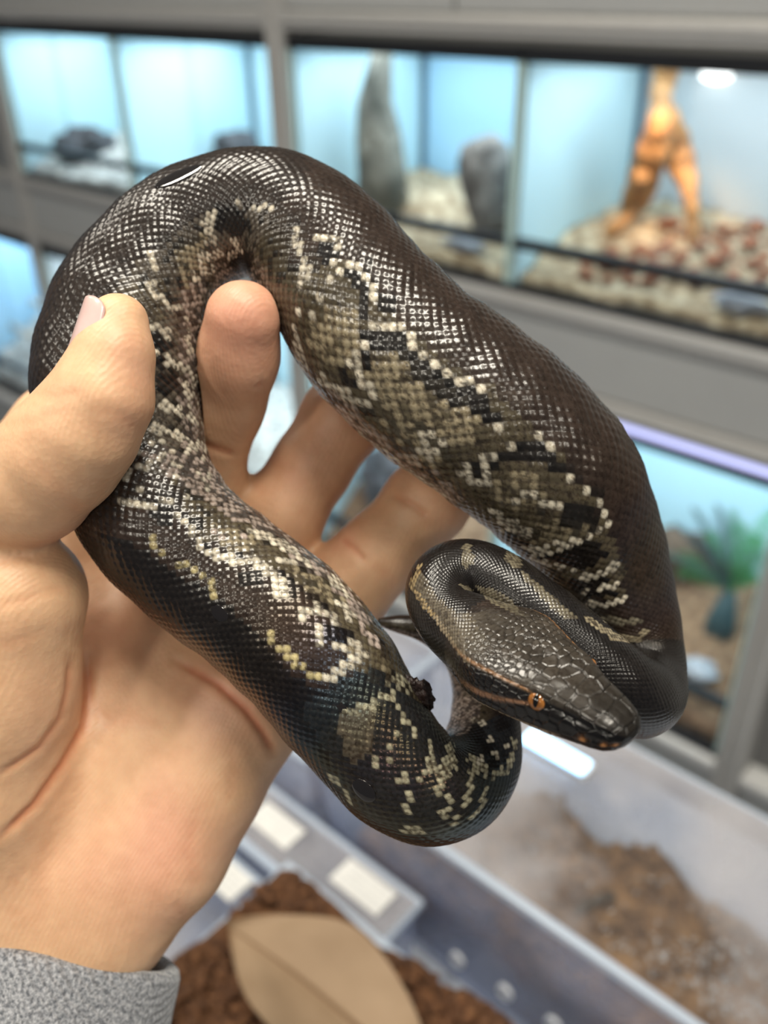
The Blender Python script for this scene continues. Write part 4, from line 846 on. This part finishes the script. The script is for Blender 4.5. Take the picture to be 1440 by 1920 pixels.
for p, w, c_ in (([(230,942),(260,950),(285,947),(320,937),(350,932)], 7, CREAM), ([(325,960),(345,975),(365,1000),(372,1025),(400,1040),(430,1050),(460,1047),(485,1055),(500,1075),(525,1090),(540,1105)], 8, CREAM), ([(275,1002),(300,1030),(325,1055),(360,1065),(395,1090)], 7, YEL),
             ([(395,1000),(450,1010),(480,1000)], 5, PINK), ([(475,995),(550,1030),(575,1060)], 8, CREAM), ([(509,1080),(538,1106),(516,1121)], 11, CREAM), ([(562,1148),(592,1145),(630,1157)], 11, CREAM), ([(596,1179),(606,1204),(630,1216),(664,1203),(679,1223),(660,1242),(635,1252),(626,1272),(601,1274)], 9, CREAM),
             ([(601,1274),(572,1257),(543,1230),(519,1213),(504,1189)], 8, YEL), ([(655,1120),(690,1190),(705,1210)], 9, PINK), ([(620,1085),(650,1110)], 9, CREAM), ([(643,1337),(698,1330),(711,1304)], 8, CREAM), ([(500,1040),(560,1060)], 5, CREAM), ([(390,1090),(400,1115)], 6, YEL), ([(640,1130),(660,1160)], 7, CREAM)): line_c('low', p, w, c_)
for _k in range(26):
    x_ = 240 + 22 * (_k % 8) + rng.uniform(-10, 10); y_ = 820 + 26 * (_k // 8) + .25 * (x_ - 240) + rng.uniform(-9, 9); colc = lerp(colc, CREAM, (zm('low') & (np.hypot(qx - x_, qy - y_) < 7)) * .75)
# bottom bend and tail root
area_c('bot', [(560,1330),(700,1250),(800,1330),(870,1360),(980,1330),(980,1480),(900,1560),(800,1600),(700,1560)], np.array([.013, .014, .016]), .95, 4)
area_c('bot', [(640,1335),(703,1339),(698,1380),(689,1422),(665,1433),(637,1415)], np.array([.070, .058, .043]), .9, 3)
for p, w in (([(642,1335),(672,1330),(699,1332),(711,1304)], 8), ([(717,1276),(737,1322),(758,1349),(776,1374)], 8), ([(744,1269),(765,1290)], 10), ([(728,1300),(745,1290)], 9), ([(739,1365),(748,1385)], 6), ([(768,1492),(764,1517)], 6), ([(739,1457),(752,1474),(758,1453)], 6), ([(783,1467),(804,1440),(806,1395)], 6), ([(817,1433),(828,1464),(819,1502)], 7),
             ([(842,1499),(831,1537)], 6), ([(883,1464),(875,1506)], 6), ([(864,1523),(852,1544)], 6), ([(911,1478),(900,1519),(880,1533)], 6), ([(963,1388),(953,1443),(911,1457)], 7), ([(738,1415),(735,1425)], 6), ([(775,1425),(772,1440)], 5), ([(800,1480),(798,1495)], 5), ([(619,1455),(650,1478),(658,1499)], 5), ([(760,1553),(790,1560)], 7), ([(845,1400),(850,1450)], 8), ([(880,1420),(905,1440),(885,1450)], 9), ([(835,1425),(832,1470)], 7), ([(700,1420),(705,1440)], 4), ([(722,1380),(728,1400)], 5)): line_c('bot', p, w, np.array([.33, .31, .22]), .8)
area_c('tail', [(800,1380),(860,1310),(910,1310),(880,1370),(840,1400)], PINK, .6, 6, .15)
for x_, y_, r_ in ((895,1375,16), (915,1400,13), (940,1360,14), (880,1400,10), (925,1430,10)): colc = lerp(colc, BLACK, ((zm('tail') | zm('bot')) & (np.hypot(qx - x_, qy - y_) < r_)) * .9)
for x_, y_, r_ in ((905,1355,8), (890,1350,7), (920,1385,7), (950,1400,8), (900,1425,9), (930,1415,7)): colc = lerp(colc, CREAM * .7, ((zm('tail') | zm('bot')) & (np.hypot(qx - x_, qy - y_) < r_)) * .9)
# neck and the folded part behind the head
nk = (qs > K(4)) & (qs < K(13)); colc = lerp(colc, BLACK * 1.15, nk * .93)
area_c('neck', [(783,1065),(770,1095),(785,1125),(815,1150),(840,1185),(870,1235),(890,1262),(960,1260),(1010,1190),(960,1165),(920,1150),(880,1155),(850,1150),(825,1120),(800,1085)], np.array([.115, .098, .070]), .9, 5)
area_c('neck', [(880,1155),(925,1140),(985,1172),(1040,1195),(960,1240)], np.array([.040, .033, .027]), .8, 5)
for p in ([(865,1020),(885,1022),(888,1055),(874,1068),(862,1055),(868,1040)], [(857,1092),(880,1100),(892,1112),(870,1106)], [(892,1100),(930,1105),(975,1140),(1000,1165),(960,1150),(915,1128)], [(947,1035),(970,1042),(982,1062),(965,1066),(950,1055)], [(978,1068),(1000,1085),(1040,1120),(1085,1158),(1060,1160),(1015,1120),(985,1090)]): area_c('neck', p, np.array([.16, .14, .095]), .85, 3)
for p, w, c_ in (([(787,1062),(772,1095),(790,1128),(818,1160)], 5, np.array([.36, .27, .14])), ([(818,1160),(845,1200),(880,1245)], 4.5, np.array([.26, .21, .14])), ([(780,1185),(800,1220),(840,1260)], 4, np.array([.36, .27, .2])), ([(1102,1161),(1154,1195),(1197,1200),(1210,1182)], 6, np.array([.28, .24, .16])), ([(1137,1161),(1170,1165),(1201,1165)], 6, np.array([.2, .18, .13]))): line_c('neck', p, w, c_, 1.0)
line_c('up', [(1102,1161),(1154,1195),(1197,1200),(1210,1182)], 6, np.array([.28, .24, .16])); line_c('up', [(1137,1161),(1170,1165),(1201,1165)], 6, np.array([.2, .18, .13]))
colc = colc * (.82 + .36 * hsh)[:, None]
COL = colc[SID]
# pale skin is peppered with dark flecks finer than a scale
pep = vnoise(Vbase.reshape(-1, 3), 1.5).reshape(TH.shape); pep2 = vnoise(Vbase.reshape(-1, 3) + 70, .3).reshape(TH.shape)
COL = lerp(COL, np.array([.022, .016, .012]), np.clip((pep + .35 * pep2 - .80) * 7, 0, 1) * (COL.mean(2) > .05) * .8)
# seams between scales: pale skin on the dark back, dark skin between pale scales
lum = COL.mean(2); mr_ = .35 * m1 + .65 * m2; seam = np.where(lum > .06, np.clip((mr_ - .60) / .22, 0, 1), np.clip((mm_ - .76) / .2, 0, 1)) * (1 - hpl_w) * (1 - belly)
COL = lerp(COL, np.where((lum > .06)[..., None], np.array([.035, .026, .02]), np.array([.062, .049, .038])), seam * np.where(lum > .06, .86, .6))
COL = lerp(COL, COL * np.array([.55, .5, .45]), np.clip((np.abs(2 * fr - 1) - .8) * 5, 0, 1) * belly)
# head: smooth-edged colours, vertex by vertex
HC = np.array([.042, .035, .028]) * (.75 + .5 * vnoise(gxh, .35)[:, None]) * (.8 + .4 * hash3(fid * 1.0, 2.0, 7.0))[:, None]
hxp, hyp, hfc = PX[:nh].ravel(), PY[:nh].ravel(), face_[:nh].ravel(); hps = psi[:nh].ravel(); htt = np.repeat(t[:nh], NU)
side = np.clip((hps - np.interp(htt, [0, .2, .38, .45, .7, 1.0, 1.2], [.75, .98, 1.02, .98, .98, 1.1, 1.3])) / .06, 0, 1)
HC = lerp(HC, BLACK * 1.1, side * .96)
eline = np.interp(htt, [.40, .45, .7, 1.0, 1.2], [1.0, .93, .92, 1.04, 1.24]); wl_ = np.exp(-((hps - eline) / .042) ** 2) * (htt > .41) * (htt < 1.2)
HC = lerp(HC, np.array([.26, .13, .055]), np.clip(wl_, 0, 1) * .8)
sub = np.interp(htt, [.40, .5, .6, .8, 1.0], [1.30, 1.46, 1.56, 1.62, 1.62]); wsub = np.exp(-((hps - sub) / .055) ** 2) * np.clip((htt - .41) / .02, 0, 1) * np.clip((1.02 - htt) / .3, 0, 1)
HC = lerp(HC, np.array([.30, .16, .09]), np.clip(wsub * 1.1, 0, .9))
lip = np.exp(-((hps - np.repeat(mouth_psi[:nh, 0], NU) - .10) / .045) ** 2) * np.clip((htt - .25) / .1, 0, 1); HC = lerp(HC, np.array([.34, .26, .17]), np.clip(lip, 0, .8))
mp = np.repeat(mouth_psi[:nh, 0], NU)
for tp, ww in ((.03, .012), (.065, .014), (.16, .018)): HC = lerp(HC, np.array([.38, .17, .06]), np.clip(np.exp(-((htt - tp) / ww) ** 2 - ((hps - mp + .17) / .12) ** 2), 0, .9))
chin = np.clip((hps - mp - .25) / .2, 0, 1); HC = lerp(HC, np.array([.13, .10, .08]), chin * .7)
HC = HC * (.35 + .65 * edge)[:, None] * np.interp(htt, [0, .08, .25, .5], [.3, .4, .65, 1])[:, None] ** np.where(HC[:, :1] > .2, .2, 1)
hw_ = np.repeat(hpl_w[:nh, 0], NU).reshape(nh, NU)
COL[:nh] = lerp(COL[:nh], HC.reshape(nh, NU, 3), hw_)
# ---- mesh
kk, il = np.meshgrid(np.arange(NV - 1), np.arange(NU), indexing='ij'); odd = kk % 2
SF = np.stack([kk * NU + il, (kk + 1) * NU + (il + odd) % NU, (kk + 2) * NU + il, (kk + 1) * NU + (il - 1 + odd) % NU], -1).reshape(-1, 4)
snake = empty('snake', Vector(W(U(820, 1585, 189) * SC)))
tag(snake, 'dark brown and black python with cream markings coiled over the hand', 'snake')
body_me = np_mesh('body', W(Vg.reshape(-1, 3) * SC), SF)
ca = body_me.color_attributes.new('pattern', 'FLOAT_COLOR', 'POINT')
ca.data.foreach_set('color', np.column_stack([COL.reshape(-1, 3), np.ones(COL.shape[0] * COL.shape[1])]).astype(np.float32).ravel())
# scale iridescence, with the tanks' blue sheen put in: low bend, right hand flank
film = np.maximum(np.exp(-((SV - KEYS[36]) / 32) ** 2), .9 * np.exp(-((SV - .5 * (KEYS[14] + KEYS[15])) / 20) ** 2) * np.clip(1.6 - psi, 0, 1)) * (.75 + .25 * vnoise(Vbase.reshape(-1, 3), .2).reshape(SV.shape))
at = body_me.attributes.new('film', 'FLOAT', 'POINT'); at.data.foreach_set('value', film.astype(np.float32).ravel())
def snake_mat():
    m = bpy.data.materials.new('snake_skin'); m.use_nodes = True; nt = m.node_tree; b = nt.nodes['Principled BSDF']
    a = nt.nodes.new('ShaderNodeVertexColor'); a.layer_name = 'pattern'
    tc = nt.nodes.new('ShaderNodeTexCoord'); n = nt.nodes.new('ShaderNodeTexNoise'); n.inputs['Scale'].default_value = 1400; n.inputs['Detail'].default_value = 3
    cr = nt.nodes.new('ShaderNodeValToRGB'); cr.color_ramp.elements[0].position = .36; cr.color_ramp.elements[0].color = (.55, .5, .46, 1); cr.color_ramp.elements[1].position = .52; cr.color_ramp.elements[1].color = (1, 1, 1, 1)
    mx = nt.nodes.new('ShaderNodeMix'); mx.data_type = 'RGBA'; mx.blend_type = 'MULTIPLY'; mx.inputs[0].default_value = .8
    nt.links.new(tc.outputs['Object'], n.inputs['Vector']); nt.links.new(n.outputs[0], cr.inputs[0]); nt.links.new(a.outputs[0], mx.inputs[6]); nt.links.new(cr.outputs[0], mx.inputs[7]); nt.links.new(mx.outputs[2], b.inputs['Base Color'])
    b.inputs['Roughness'].default_value = .235; b.inputs['Specular IOR Level'].default_value = .52
    fl = nt.nodes.new('ShaderNodeAttribute'); fl.attribute_name = 'film'; fm = nt.nodes.new('ShaderNodeMath'); fm.operation = 'MULTIPLY'; fm.inputs[1].default_value = 300; nt.links.new(fl.outputs['Fac'], fm.inputs[0]); nt.links.new(fm.outputs[0], b.inputs['Thin Film Thickness']); b.inputs['Thin Film IOR'].default_value = 1.42
    n2 = nt.nodes.new('ShaderNodeTexNoise'); n2.inputs['Scale'].default_value = 900; bp = nt.nodes.new('ShaderNodeBump'); bp.inputs['Strength'].default_value = .25; bp.inputs['Distance'].default_value = .0002
    nt.links.new(tc.outputs['Object'], n2.inputs['Vector']); nt.links.new(n2.outputs[0], bp.inputs['Height']); nt.links.new(bp.outputs[0], b.inputs['Normal'])
    return m
link('body', body_me, snake_mat(), snake)
def eye(side):
    k = int(np.argmin(abs(t - .40))); col_ = int(round((1.12 if side > 0 else 2 * math.pi - 1.12) / (2 * math.pi) * NU)) % NU
    p = Vbase[k, col_]; nrm_ = rad_dir[k, col_]; c = p - nrm_ * .55; r = 1.9
    bm = bmesh.new(); bmesh.ops.create_uvsphere(bm, u_segments=32, v_segments=24, radius=r * SC)
    w = Vector(M @ (nrm_)); q = w.to_track_quat('Z', 'Y'); bmesh.ops.transform(bm, matrix=Matrix.Translation(Vector(W(c * SC))) @ q.to_matrix().to_4x4(), verts=bm.verts)
    e = obj('eye', bm, mat('amber_eye', (.11, .038, .008), rough=.06, noise=(700, (.36, .14, .03), .16), spec=.6, coat=.6), snake, True); e['label'] = 'amber orange eye'
    nrm_ = nrm(nrm_ * .9 - T0[k] * .30 + D0[k] * .05)
    # vertical slit pupil: a thin lens laid on the eyeball
    up = nrm(D0[k] - nrm_ * (D0[k] @ nrm_)); fw = np.cross(up, nrm_); V = []; F = []; n = 20
    V.append(c + nrm_ * (r * 1.02)); nr = 7
    for q in range(1, nr + 1):
        for i in range(n):
            a_ = 2 * math.pi * i / n; y_ = math.sin(a_) * r * .66 * q / nr; x_ = math.cos(a_) * r * .25 * q / nr
            V.append(c + nrm_ * math.sqrt(max(0, (r * 1.02) ** 2 - x_ * x_ - y_ * y_)) + up * y_ + fw * x_)
    for i in range(n):
        F.append((0, 1 + i, 1 + (i + 1) % n))
        for q in range(nr - 1): a_, b_ = 1 + q * n + i, 1 + q * n + (i + 1) % n; F.append((a_, a_ + n, b_)); F.append((b_, a_ + n, b_ + n))
    link('pupil', np_mesh('pupil', W(np.array(V) * SC), np.array(F)), mat('pupil_black', (.004, .004, .004), rough=.08), e).location = (0, 0, 0)
for sd in (1, -1): eye(sd)
# ================================================================== small things on the snake
me = blob_mesh('soil_clump', (2.0e-3, 1.6e-3, 4.6e-3), 2.6, .8, 4, 3.0); o = link('soil_clump', me, mat('wet_soil', (.016, .009, .008), rough=.3, noise=(400, (.04, .022, .018), .2), bump=(900, .9, .001)))
o.location = W(U(786, 1300, 186) * SC); o.rotation_euler = (.2, -.45, .4); tag(o, 'small clump of dark wet soil stuck to the snake', 'soil')
def drop(px, py, d, r, flat=.10, lng=1.4):
    p = U(px, py, d); i = np.argmin(np.abs(PX - px) + np.abs(PY - py) + 999 * (face_ < .1)); q = Vbase.reshape(-1, 3)[i]; n_ = NRM.reshape(-1, 3)[i]; tg = T0[i // NU]; tg = nrm(tg - n_ * (tg @ n_))
    b = bmesh.new(); bmesh.ops.create_icosphere(b, subdivisions=3, radius=1); o = obj('water_drop', b, mat('wet_film', (.010, .008, .008), rough=.03, spec=.7, coat=.5), smooth=True)
    o.matrix_world = Matrix.Translation(Vector(W(q * SC))) @ Matrix([list(v) for v in zip(*[Vector(M @ a_) for a_ in (np.cross(n_, tg), tg, n_)])]).to_4x4() @ Matrix.Diagonal((r * SC, r * lng * SC, r * flat * SC, 1))
    return o
for px, py, r, lb in ((682, 1481, 2.1, 'dark water drop on the lower bend of the snake'), (335, 330, 1.9, 'wide dark water film on the top bend of the snake'), (412, 1150, 1.5, 'glinting water drop on the black flank of the snake'), (640, 1325, .9, 'tiny water drop beside the brown patch of the snake')):
    tag(drop(px, py, 180, r, .12, 3.0 if 'film' in lb else 1.4), lb, 'water drop')
